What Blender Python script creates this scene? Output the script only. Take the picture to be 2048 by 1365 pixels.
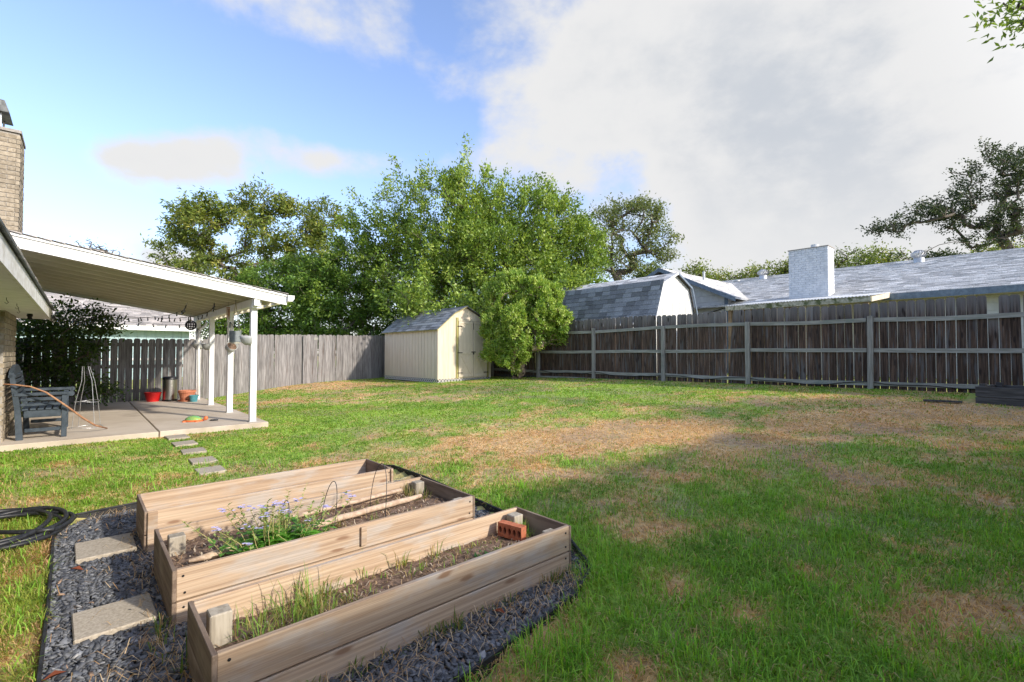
import bpy, math, random
import numpy as np
from mathutils import Vector, Matrix

# ------------------------------------------------------------------ scene, camera, light
scene = bpy.context.scene
for o in list(bpy.data.objects): bpy.data.objects.remove(o, do_unlink=True)
COL = scene.collection
F = 960.0; TH = math.atan((706 - 682.5) / F); HC = 1.4
cam_d = bpy.data.cameras.new("camera"); cam = bpy.data.objects.new("camera", cam_d); COL.objects.link(cam)
cam.location = (0, 0, HC); cam.rotation_euler = (math.radians(90) + TH, 0, 0)
cam_d.sensor_width = 36.0; cam_d.lens = F / 2048 * 36; cam_d.clip_start = 0.05; cam_d.clip_end = 2000
scene.camera = cam
SUN_EL = math.radians(26); SUN_H = Vector((0.89, -0.455, 0)).normalized()
SUN_AZ = math.atan2(SUN_H.x, SUN_H.y)
sun_d = bpy.data.lights.new("sun", 'SUN'); sun_d.energy = 2.0; sun_d.angle = math.radians(2.2); sun_d.color = (1.0, 0.92, 0.80)
sun = bpy.data.objects.new("sun", sun_d); COL.objects.link(sun)
SUN_V = Vector((SUN_H.x * math.cos(SUN_EL), SUN_H.y * math.cos(SUN_EL), math.sin(SUN_EL)))
sun.rotation_euler = SUN_V.to_track_quat('Z', 'Y').to_euler(); sun.location = SUN_V * 60
scene.view_settings.view_transform = 'Standard'; scene.view_settings.look = 'None'
scene.view_settings.exposure = 1.45; scene.view_settings.gamma = 1.0

class NT:
    """small helper for node trees"""
    def __init__(s, tree): s.t = tree; s.n = tree.nodes; s.l = tree.links
    def node(s, typ, **kw):
        n = s.n.new(typ)
        for k, v in kw.items(): setattr(n, k, v)
        return n
    def put(s, inp, v):
        if v is None: return
        if hasattr(v, 'is_linked') or isinstance(v, bpy.types.NodeSocket): s.l.new(v, inp)
        else:
            try: inp.default_value = v
            except Exception: inp.default_value = (*v, 1.0)
    def math(s, op, a, b=None, c=None, clamp=False):
        n = s.node('ShaderNodeMath', operation=op); n.use_clamp = clamp
        s.put(n.inputs[0], a); s.put(n.inputs[1], b)
        if c is not None: s.put(n.inputs[2], c)
        return n.outputs[0]
    def vmath(s, op, a, b=None, scale=None):
        n = s.node('ShaderNodeVectorMath', operation=op); s.put(n.inputs[0], a)
        if b is not None: s.put(n.inputs[1], b)
        if scale is not None: s.put(n.inputs['Scale'], scale)
        return n.outputs[0]
    def mix(s, f, a, b, blend='MIX'):
        n = s.node('ShaderNodeMix', data_type='RGBA', blend_type=blend); n.clamp_factor = True
        s.put(n.inputs[0], f); s.put(n.inputs[6], a); s.put(n.inputs[7], b); return n.outputs[2]
    def noise(s, vec, scale, detail=3.0, rough=0.55, dist=0.0):
        n = s.node('ShaderNodeTexNoise'); s.put(n.inputs['Vector'], vec); n.inputs['Scale'].default_value = scale
        n.inputs['Detail'].default_value = detail; n.inputs['Roughness'].default_value = rough; n.inputs['Distortion'].default_value = dist
        return n.outputs['Fac']
    def smooth(s, v, a, b):
        n = s.node('ShaderNodeMapRange', interpolation_type='SMOOTHSTEP'); s.put(n.inputs[0], v)
        n.inputs[1].default_value = a; n.inputs[2].default_value = b; return n.outputs[0]

# ---- world: clear sky with drifting cloud
world = bpy.data.worlds.new("World"); scene.world = world; world.use_nodes = True
w = NT(world.node_tree); w.n.clear()
sky = w.node('ShaderNodeTexSky', sky_type='NISHITA'); sky.sun_disc = False
sky.sun_elevation = SUN_EL; sky.sun_rotation = SUN_AZ; sky.air_density = 1.0; sky.dust_density = 0.6; sky.ozone_density = 1.6
tc = w.node('ShaderNodeTexCoord'); D = w.vmath('NORMALIZE', tc.outputs['Generated'])
sep = w.node('ShaderNodeSeparateXYZ'); w.put(sep.inputs[0], D); dx, dy, dz = sep.outputs
az = w.math('ARCTAN2', dx, dy); el = w.math('ARCSINE', dz)
dzc = w.math('MAXIMUM', w.math('ADD', dz, 0.12), 0.05)
cmb = w.node('ShaderNodeCombineXYZ'); w.put(cmb.inputs[0], w.math('DIVIDE', dx, dzc)); w.put(cmb.inputs[1], w.math('DIVIDE', dy, dzc)); cmb.inputs[2].default_value = 3.3
n1 = w.noise(D, 3.2, 6.0, 0.56, 0.25)
n2 = w.noise(w.vmath('MULTIPLY', D, (1, 1, 1.7)), 9.0, 5.0, 0.6)
fld = w.math('ADD', w.math('MULTIPLY', n1, 0.72), w.math('MULTIPLY', n2, 0.28))
def px_dir(x, y):
    u = (x - 1024) / F; v = (682.5 - y) / F
    d = Vector((u, math.cos(TH) - v * math.sin(TH), math.sin(TH) + v * math.cos(TH))).normalized()
    return math.atan2(d.x, d.y), math.asin(d.z)
def blob(x, y, rx, ry, amp):
    a0, e0 = px_dir(x, y); a1, _ = px_dir(x + rx, y); _, e1 = px_dir(x, y - ry)
    sa = abs(a1 - a0); se = abs(e1 - e0)
    p = w.math('DIVIDE', w.math('SUBTRACT', az, a0), sa); q = w.math('DIVIDE', w.math('SUBTRACT', el, e0), se)
    r2 = w.math('ADD', w.math('MULTIPLY', p, p), w.math('MULTIPLY', q, q))
    return w.math('MULTIPLY', w.math('EXPONENT', w.math('MULTIPLY', r2, -1.0)), amp)
BL = [(1560, 200, 420, 300, .42), (1300, 120, 300, 160, .18), (1800, 420, 420, 170, .34), (2000, 150, 300, 300, .3), (330, 325, 180, 55, .26), (410, 285, 80, 38, .12), (230, 310, 60, 40, .06), (680, 325, 120, 60, .17),
      (120, 330, 90, 80, .10), (240, 520, 200, 30, .12), (560, 30, 210, 110, .15), (1000, 330, 150, 60, .05),
      (60, 120, 300, 160, -.27), (600, 120, 300, 120, -.10), (620, 430, 300, 60, -.08), (820, 200, 140, 110, -.08), (560, 180, 260, 50, -.16), (850, 260, 90, 60, -.1), (250, 420, 300, 35, -.20), (60, 430, 150, 120, -.20), (620, 400, 250, 50, -.16), (60, 250, 160, 60, -.14), (640, 240, 120, 45, -.14), (1990, 290, 60, 40, -.25), (300, 60, 120, 80, -.14), (980, 400, 300, 60, -.05)]
acc = None
for b in BL:
    v = blob(*b); acc = v if acc is None else w.math('ADD', acc, v)
dens = w.math('ADD', fld, acc)
cover = w.smooth(dens, 0.46, 0.66)
thick = w.smooth(dens, 0.62, 1.15)
n3 = w.noise(D, 2.2, 4.0, 0.5)
shade = w.math('MULTIPLY', w.smooth(dens, 0.66, 0.98), w.smooth(w.math('ADD', w.math('MULTIPLY', n3, .7), w.math('MULTIPLY', n2, .3)), 0.40, 0.56))
# cloud bases seen from below are greyer high up and whiter towards the horizon
grey = w.math('MULTIPLY', shade, w.smooth(dz, 0.05, 0.40))
ccol = w.mix(grey, (2.06, 2.06, 2.07), (1.50, 1.59, 1.73))
skyc = w.mix(1.0, sky.outputs[0], (.82, .77, .84), 'MULTIPLY')
# the pale humid air near the horizon
hz = w.math('MULTIPLY', w.smooth(dz, 0.42, 0.0), 0.36)
skyc = w.mix(hz, skyc, (1.15, 1.40, 1.88))
# cloud brightened towards the sun, mostly out of view, added to lift the shade
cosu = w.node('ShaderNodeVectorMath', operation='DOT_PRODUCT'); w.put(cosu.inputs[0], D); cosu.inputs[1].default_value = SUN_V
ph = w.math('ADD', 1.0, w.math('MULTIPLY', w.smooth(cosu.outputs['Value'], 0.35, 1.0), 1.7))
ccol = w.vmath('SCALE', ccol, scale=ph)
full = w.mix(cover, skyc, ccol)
bg = w.node('ShaderNodeBackground'); w.put(bg.inputs[0], full); bg.inputs[1].default_value = 0.15
wo = w.node('ShaderNodeOutputWorld'); w.l.new(bg.outputs[0], wo.inputs[0])

# ------------------------------------------------------------------ frame of the yard, pixels to points
AY = math.radians(42)
RX, RY = math.cos(AY), math.sin(AY)           # axis r: along the beds / away to the right
LX, LY = -math.sin(AY), math.cos(AY)          # axis l: along the house wall / away to the left
def W(r, l, z=0.0): return Vector((r * RX + l * LX, r * RY + l * LY, z))
def toRL(x, y): return x * RX + y * RY, x * LX + y * LY
def ray(x, y):
    u = (x - 1024) / F; v = (682.5 - y) / F
    d = Vector((u, math.cos(TH) - v * math.sin(TH), math.sin(TH) + v * math.cos(TH))); return d / d.y
def at(x, y, Z): return ray(x, y) * Z + Vector((0, 0, HC))

# ---- terrain height: thin plate through levels read off the things that stand on the ground
CP = np.array([(.4, 2, -.05), (1.4, 2, -.04), (2.4, 2.2, -.03), (.4, 3.3, -.05), (2.4, 3.4, -.02), (.4, 5, -.03), (2.4, 5, 0), (-.5, 3, -.05), (-.6, 5.5, -.02), (0, 0, -.04), (3, 0, -.01), (6, -.5, .12), (12.3, 0, .63), (12.3, 2.5, .64),
               (12.1, 7, .62), (11.9, 9.4, .60), (11.8, 12, .54), (8.6, 13, .44), (8.5, 16.7, .40), (11, 17, .45), (12, 18, .47), (8.8, 17.2, .44), (5.5, 16.4, .37), (3.2, 15.7, .19), (1.5, 15.5, .10), (2.35, 9.2, .12),
               (2.5, 11, .13), (2.6, 13, .12), (2.6, 14.8, .09), (-.7, 9, .12), (.8, 9, .12), (-.6, 15.3, .08), (1.2, 7, .04), (7, 5, .27), (6, 10, .30), (5, 14, .24), (9, 2, .40), (9.5, 9, .47), (-3, 15, .06), (-3, 5, .0)])
def _tps(r): return np.where(r > 1e-9, r * r * np.log(np.maximum(r, 1e-9)), 0)
_n = len(CP); _K = _tps(np.linalg.norm(CP[:, None, :2] - CP[None, :, :2], axis=2)) + np.eye(_n) * 0.35
_P = np.c_[np.ones(_n), CP[:, :2]]; _A = np.zeros((_n + 3, _n + 3)); _A[:_n, :_n] = _K; _A[:_n, _n:] = _P; _A[_n:, :_n] = _P.T
_wt = np.linalg.solve(_A, np.r_[CP[:, 2], 0, 0, 0])
def ground_rl(r, l):
    r = np.asarray(r, float); l = np.asarray(l, float); sh = r.shape; r = r.ravel(); l = l.ravel()
    rc = np.clip(r, -4, 13.5); lc = np.clip(l, -1.5, 21)
    out = np.zeros_like(r)
    for i in range(0, len(r), 20000):
        a = rc[i:i + 20000]; b = lc[i:i + 20000]
        d = np.hypot(a[:, None] - CP[None, :, 0], b[:, None] - CP[None, :, 1])
        out[i:i + 20000] = _tps(d) @ _wt[:_n] + _wt[_n] + _wt[_n + 1] * a + _wt[_n + 2] * b
    return out.reshape(sh)
def ground_xy(x, y):
    x = np.asarray(x, float); y = np.asarray(y, float)
    return ground_rl(x * RX + y * RY, x * LX + y * LY)
def gz(r, l): return float(ground_rl(np.array([r]), np.array([l]))[0])
def gpx(x, y):
    d = ray(x, y); lo, hi = 0.5, 60.0
    t = np.linspace(0.8, 40, 3000); z = HC + d.z * t - ground_xy(d.x * t, t)
    i = int(np.argmax(z < 0)) if (z < 0).any() else len(t) - 1
    return Vector((d.x * t[i], t[i], HC + d.z * t[i]))

# ------------------------------------------------------------------ value noise for numpy scatter work
_rs = np.random.RandomState(7); _lat = _rs.rand(256, 256)
def vnoise(x, y, s):
    x = np.asarray(x) * s + 100.3; y = np.asarray(y) * s + 57.7
    xi = np.floor(x).astype(int); yi = np.floor(y).astype(int); fx = x - xi; fy = y - yi
    fx = fx * fx * (3 - 2 * fx); fy = fy * fy * (3 - 2 * fy)
    g = lambda a, b: _lat[a % 256, b % 256]
    return (g(xi, yi) * (1 - fx) + g(xi + 1, yi) * fx) * (1 - fy) + (g(xi, yi + 1) * (1 - fx) + g(xi + 1, yi + 1) * fx) * fy
def fbm(x, y, s): return (vnoise(x, y, s) + .5 * vnoise(x, y, s * 2.1) + .25 * vnoise(x, y, s * 4.3)) / 1.75

# ------------------------------------------------------------------ materials
MATS = {}
def pm(name, c1, c2, scale=(4, 4, 4), nscale=1.0, detail=4, rough=.75, bump=.2, objrand=.0, mid=(.35, .65), c3=None, c3scale=1.5, c3rng=(.55, .75),
       metallic=0., attr=None, spec=.35, bdist=.01, knots=None, fine=0, c3v=None, top=None, grain=None):
    """base colour from two stretched noises, a third stain colour, per-object variation, bump"""
    m = bpy.data.materials.new(name); m.use_nodes = True; t = NT(m.node_tree); b = t.n['Principled BSDF']
    tc = t.node('ShaderNodeTexCoord'); oi = t.node('ShaderNodeObjectInfo')
    off = t.vmath('SCALE', t.vmath('ADD', (3.1, 7.7, 5.3), (0, 0, 0)), scale=t.math('MULTIPLY', oi.outputs['Random'], 37.0))
    base = t.vmath('ADD', tc.outputs['Object'], off)
    v = t.vmath('MULTIPLY', base, scale)
    n = t.noise(v, nscale, detail, .6)
    f = t.smooth(n, *mid)
    if attr:
        a = t.node('ShaderNodeVertexColor', layer_name=attr).outputs[0]
        col = t.mix(f, t.mix(1.0, a, c1, 'MULTIPLY'), t.mix(1.0, a, c2, 'MULTIPLY'))
    else: col = t.mix(f, c1, c2)
    if c3 is not None:
        g = t.noise(base if c3v is None else t.vmath('MULTIPLY', base, c3v), c3scale, 4, .6); col = t.mix(t.smooth(g, *c3rng), col, c3)
    if grain is not None:
        gn = t.noise(t.vmath('MULTIPLY', base, grain[0]), 1.0, 3, .7); col = t.mix(t.math('MULTIPLY', t.smooth(gn, .38, .62), grain[1]), col, t.mix(1.0, col, (grain[2],) * 3, 'MULTIPLY'))
    if top is not None:
        sz = t.node('ShaderNodeSeparateXYZ'); t.put(sz.inputs[0], tc.outputs['Object']); col = t.mix(t.math('MULTIPLY', t.smooth(t.math('ADD', sz.outputs[2], t.math('MULTIPLY', n, .5)), top[1] + .25, top[2] + .25), top[3]), col, top[0])
    if knots is not None:
        vo = t.node('ShaderNodeTexVoronoi', feature='F1', voronoi_dimensions='2D'); sk = t.node('ShaderNodeSeparateXYZ'); t.put(sk.inputs[0], t.vmath('ADD', t.vmath('MULTIPLY', base, knots[1]), t.vmath('SCALE', (1, 1, 1), scale=t.math('MULTIPLY', n, .12)))); ck = t.node('ShaderNodeCombineXYZ'); t.put(ck.inputs[0], sk.outputs[0]); t.put(ck.inputs[1], sk.outputs[2]); t.put(vo.inputs['Vector'], ck.outputs[0]); vo.inputs['Scale'].default_value = 1.0
        col = t.mix(t.smooth(vo.outputs['Distance'], knots[2], knots[2] * .35), col, knots[0])
    if objrand:
        k = t.math('ADD', t.math('MULTIPLY', oi.outputs['Random'], 2 * objrand), 1 - objrand)
        c = t.node('ShaderNodeCombineXYZ'); [t.put(c.inputs[i], k) for i in range(3)]
        col = t.mix(1.0, col, c.outputs[0], 'MULTIPLY')
    t.put(b.inputs['Base Color'], col); b.inputs['Roughness'].default_value = rough; b.inputs['Metallic'].default_value = metallic
    b.inputs['Specular IOR Level'].default_value = spec
    if bump:
        bn = t.node('ShaderNodeBump'); bn.inputs['Strength'].default_value = bump; bn.inputs['Distance'].default_value = bdist
        h = n
        if fine: h = t.math('ADD', n, t.math('MULTIPLY', t.noise(base, fine, 3, .6), .8))
        t.put(bn.inputs['Height'], h); t.l.new(bn.outputs[0], b.inputs['Normal'])
    MATS[name] = m; return m
def leafmat(name, trans=.35, rough=.5, spec=.35):
    m = bpy.data.materials.new(name); m.use_nodes = True; t = NT(m.node_tree); b = t.n['Principled BSDF']; out = t.n['Material Output']
    a = t.node('ShaderNodeVertexColor', layer_name='col').outputs[0]
    t.put(b.inputs['Base Color'], a); b.inputs['Roughness'].default_value = rough; b.inputs['Specular IOR Level'].default_value = spec
    tr = t.node('ShaderNodeBsdfTranslucent'); t.put(tr.inputs[0], t.mix(1.0, a, (1.35, 1.3, .6), 'MULTIPLY'))
    mx = t.node('ShaderNodeMixShader'); mx.inputs[0].default_value = trans
    t.l.new(b.outputs[0], mx.inputs[1]); t.l.new(tr.outputs[0], mx.inputs[2]); t.l.new(mx.outputs[0], out.inputs[0])
    MATS[name] = m; return m

M_ground = pm('lawn_soil', (.75, .75, .75), (1.2, 1.2, 1.2), (14, 14, 14), 1, 6, .95, .6, attr='col', bdist=.02, fine=60)
M_grass = leafmat('grass_blades', .45, .55, .3)
M_leaf = leafmat('tree_leaves', .35, .42, .4)
M_conc = pm('concrete', (.47, .395, .305), (.55, .475, .38), (1, 1, 1), 1.3, 6, .9, .15, c3=(.38, .315, .24), c3scale=.9, fine=60)
M_paver = pm('paver', (.32, .275, .21), (.44, .385, .30), (1, 1, 1), 60, 4, .95, .35, objrand=.1, c3=(.27, .24, .2), c3scale=3, bdist=.004)
M_cedar = pm('cedar_board', (.38, .26, .165), (.55, .41, .28), (.6, 26, 26), 1.6, 6, .8, .35, objrand=.13, c3=(.46, .39, .32), c3rng=(.46, .66), c3scale=2.6, bdist=.004, knots=((.25, .15, .09), (1.5, 0, 5.0), .095), grain=((1.1, 150, 150), .7, .70), c3v=(1, 3, 3))
M_cedarend = pm('weathered_end_board', (.17, .12, .085), (.27, .20, .145), (14, 1, 14), 2.2, 5, .85, .3, objrand=.12, c3=(.34, .27, .20), bdist=.004)
M_post = pm('bed_post', (.28, .24, .18), (.42, .37, .29), (16, 16, 1.5), 2, 5, .85, .3, objrand=.1, c3=(.45, .42, .38), bdist=.004)
M_soil = pm('bed_soil', (.09, .055, .035), (.24, .16, .11), (1, 1, 1), 26, 6, .95, .9, c3=(.34, .25, .17), c3scale=45, c3rng=(.6, .7), bdist=.02)
M_gravelbase = pm('gravel_base', (.03, .033, .04), (.07, .075, .085), (1, 1, 1), 40, 4, .9, .6, bdist=.02)
M_slate = pm('slate_chips', (.8, .8, .8), (1.15, 1.15, 1.15), (1, 1, 1), 30, 3, .55, .2, attr='col', spec=.45)
M_black = pm('black_rubber', (.014, .015, .016), (.026, .027, .03), (1, 1, 1), 30, 2, .42, .05)
M_edge = pm('black_edging', (.012, .012, .013), (.03, .03, .03), (1, 1, 1), 12, 3, .6, .2)
M_greyfence = pm('grey_fence_wood', (.15, .14, .135), (.29, .275, .265), (16, 16, 1.0), 2.4, 6, .88, .4, objrand=.22, c3=(.13, .10, .085), c3scale=1.7, c3rng=(.55, .72), bdist=.006, c3v=(9, 9, .6), grain=((60, 60, 1.2), .5, .72))
M_brownfence = pm('brown_fence_wood', (.05, .031, .022), (.15, .095, .066), (18, 18, 1.1), 2.2, 6, .85, .5, objrand=.25, c3=(.14, .13, .125), c3scale=2.1, c3rng=(.50, .66), bdist=.006, knots=((.03, .02, .016), (5, 0, 1.3), .12), c3v=(9, 9, .7), grain=((60, 60, 1.2), .8, .42), top=((.20, .19, .185), 1.55, 2.05, .7))
M_rail = pm('fence_rail', (.23, .225, .19), (.37, .36, .315), (1.2, 16, 16), 2, 5, .88, .4, objrand=.1, c3=(.21, .24, .20), bdist=.005)
M_fpost = pm('fence_post', (.21, .20, .175), (.34, .325, .285), (16, 16, 1.2), 2, 5, .88, .4, objrand=.1, c3=(.13, .12, .11), bdist=.005)
M_white = pm('white_paint', (.72, .71, .68), (.80, .79, .77), (2, 2, 2), 3, 4, .6, .1, c3=(.62, .58, .50), c3scale=2, c3rng=(.66, .85))
M_fasciaw = pm('stained_white_fascia', (.62, .60, .54), (.78, .77, .74), (1, 3, 8), 2, 5, .65, .1, c3=(.30, .24, .12), c3scale=2.5, c3rng=(.58, .8))
M_ceil = pm('shaded_ceiling_paint', (.20, .165, .11), (.26, .215, .15), (1, 8, 8), 1.5, 4, .7, .08, objrand=.06)  # planks darkened: the shade between the rafters is put into their colour
M_rib = pm('bounce_lit_rafter_paint', (.62, .56, .44), (.70, .64, .52), (1, 8, 8), 1.5, 3, .7, .05)  # rafters lightened: the bounce light on their sides is put into the colour
M_brick = pm('tan_brick', (.25, .205, .145), (.36, .305, .225), (1, 1, 1), 16, 5, .92, .5, objrand=.16, c3=(.24, .20, .15), c3scale=6, c3rng=(.58, .75), bdist=.006)
M_mortar = pm('mortar', (.26, .235, .20), (.36, .33, .29), (1, 1, 1), 30, 3, .95, .3)
M_dmetal = pm('dark_chimney_metal', (.05, .052, .05), (.16, .165, .16), (1, 1, 1), 5, 5, .5, .15, metallic=.6, c3=(.22, .23, .23), c3scale=5)
M_redflue = pm('clay_flue', (.32, .07, .035), (.42, .11, .06), (1, 1, 1), 9, 3, .8, .1)
M_shingle = pm('grey_shingle', (.75, .75, .75), (1.25, 1.25, 1.25), (1, 1, 1), 45, 4, .92, .4, attr='col', bdist=.004)
M_shingleo = pm('slate_grey_shingle', (.15, .16, .165), (.26, .27, .275), (1, 1, 1), 40, 4, .92, .4, objrand=.42, bdist=.004)
M_cream = pm('cream_siding', (.60, .51, .385), (.67, .58, .45), (8, 8, 1), 1.5, 4, .75, .12, objrand=.025, c3=(.48, .40, .28), c3scale=1.2, c3rng=(.62, .85))
M_olive = pm('olive_trim', (.30, .26, .09), (.40, .36, .15), (9, 9, 1), 2, 4, .75, .15)
M_lattice = pm('lattice_white', (.60, .58, .54), (.70, .68, .64), (3, 3, 3), 3, 3, .8, .1)
M_dark = pm('dark_gap', (.008, .007, .006), (.015, .013, .012), (1, 1, 1), 4, 2, .95, 0)
M_iron = pm('black_iron', (.012, .012, .013), (.025, .025, .026), (1, 1, 1), 12, 2, .5, .05, metallic=.3)
M_bench = pm('bench_paint', (.032, .045, .058), (.055, .072, .09), (6, 6, 6), 2, 4, .42, .08, c3=(.10, .12, .13), c3scale=7, c3rng=(.66, .8))
M_stick = pm('peeled_stick', (.27, .13, .07), (.43, .24, .13), (9, 9, 9), 2, 5, .65, .15)
M_bamboo = pm('bleached_pole', (.40, .28, .19), (.56, .43, .31), (3, 20, 20), 2, 5, .75, .2)
M_wire = pm('galvanized_wire', (.42, .42, .41), (.55, .55, .54), (6, 6, 6), 2, 2, .4, 0, metallic=.7)
M_darkwire = pm('dark_wire', (.05, .055, .06), (.10, .105, .11), (6, 6, 6), 2, 2, .45, 0, metallic=.6)
M_steel = pm('brushed_steel', (.42, .41, .39), (.58, .57, .55), (40, 40, .6), 2, 3, .28, .03, metallic=1.)
M_redpot = pm('red_plastic', (.42, .012, .012), (.52, .02, .018), (1, 1, 1), 4, 2, .4, 0)
M_terra = pm('terracotta', (.42, .145, .075), (.54, .22, .13), (1, 1, 1), 7, 4, .85, .1)
M_teal = pm('teal_glaze', (.05, .20, .23), (.09, .28, .31), (1, 1, 1), 7, 3, .4, .03)
M_stonepot = pm('grey_planter', (.36, .37, .36), (.47, .47, .46), (1, 1, 1), 8, 3, .7, .05)
M_greypot = pm('dark_grey_planter', (.14, .16, .17), (.20, .22, .23), (1, 1, 1), 8, 3, .6, .05)
M_rope = pm('pale_rope', (.50, .43, .34), (.62, .55, .45), (30, 30, 30), 2, 3, .9, .2)
M_holebrick = pm('red_core_brick', (.36, .10, .045), (.50, .17, .085), (1, 1, 1), 22, 5, .9, .4, c3=(.30, .13, .08), c3scale=14)
M_stone = pm('pale_stone', (.36, .34, .29), (.50, .48, .42), (1, 1, 1), 14, 5, .9, .4)
M_straw = leafmat('straw_litter', .15, .8, .1)
M_darkwood = pm('dark_planter_wood', (.05, .047, .044), (.105, .10, .094), (14, 1.2, 14), 2, 5, .85, .4, objrand=.2)
M_bark = pm('bark', (.075, .06, .048), (.16, .135, .11), (9, 9, 2), 2, 5, .95, .6, bdist=.02)
M_paleb = pm('pale_bark', (.24, .17, .12), (.38, .29, .22), (9, 9, 2), 2, 5, .95, .5, bdist=.02)
M_wbrick = pm('white_painted_brick', (.60, .62, .64), (.74, .75, .76), (1, 1, 1), 7, 5, .8, .25, c3=(.36, .37, .38), c3scale=4.5, c3rng=(.66, .8))
M_wsiding = pm('white_siding', (.56, .56, .54), (.64, .64, .62), (5, 5, 2), 1, 3, .7, .06)
M_bluetrim = pm('blue_grey_trim', (.13, .17, .22), (.19, .24, .30), (1, 6, 6), 2, 3, .6, .05)
M_bluewall = pm('pale_teal_siding', (.33, .45, .48), (.40, .52, .54), (8, 8, 1), 1, 3, .7, .06)
M_corr = pm('corrugated_metal', (.62, .62, .59), (.78, .78, .76), (2, 2, 2), 2, 5, .45, .04, metallic=.2, c3=(.45, .38, .28), c3scale=2.2, c3rng=(.6, .8))
M_mossy = pm('mossy_fascia', (.30, .29, .20), (.50, .48, .38), (1, 6, 6), 3, 5, .85, .2, c3=(.10, .12, .05), c3scale=5, c3rng=(.48, .6))
M_brownwall = pm('brown_timber_shaded_wall', (.20, .14, .08), (.30, .22, .13), (1, 1, 1), 3, 4, .85, .1)  # timber brown, also used to paint the shade on one wall
M_galv = pm('galvanised_vent', (.45, .46, .46), (.60, .61, .61), (1, 1, 1), 5, 3, .4, .05, metallic=.6)
M_flower = pm('pale_violet_petals', (.44, .40, .66), (.56, .52, .74), (1, 1, 1), 30, 2, .6, 0, objrand=.12)
M_orange = pm('orange_plastic', (.62, .13, .04), (.70, .18, .06), (1, 1, 1), 9, 2, .4, 0)
M_toyg = pm('green_plastic', (.12, .36, .16), (.30, .40, .08), (1, 1, 1), 25, 2, .4, 0)
M_glass = bpy.data.materials.new('bulb_glass'); M_glass.use_nodes = True
_b = M_glass.node_tree.nodes['Principled BSDF']; _b.inputs['Base Color'].default_value = (.05, .045, .04, 1); _b.inputs['Roughness'].default_value = .08; _b.inputs['Transmission Weight'].default_value = .4

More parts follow.
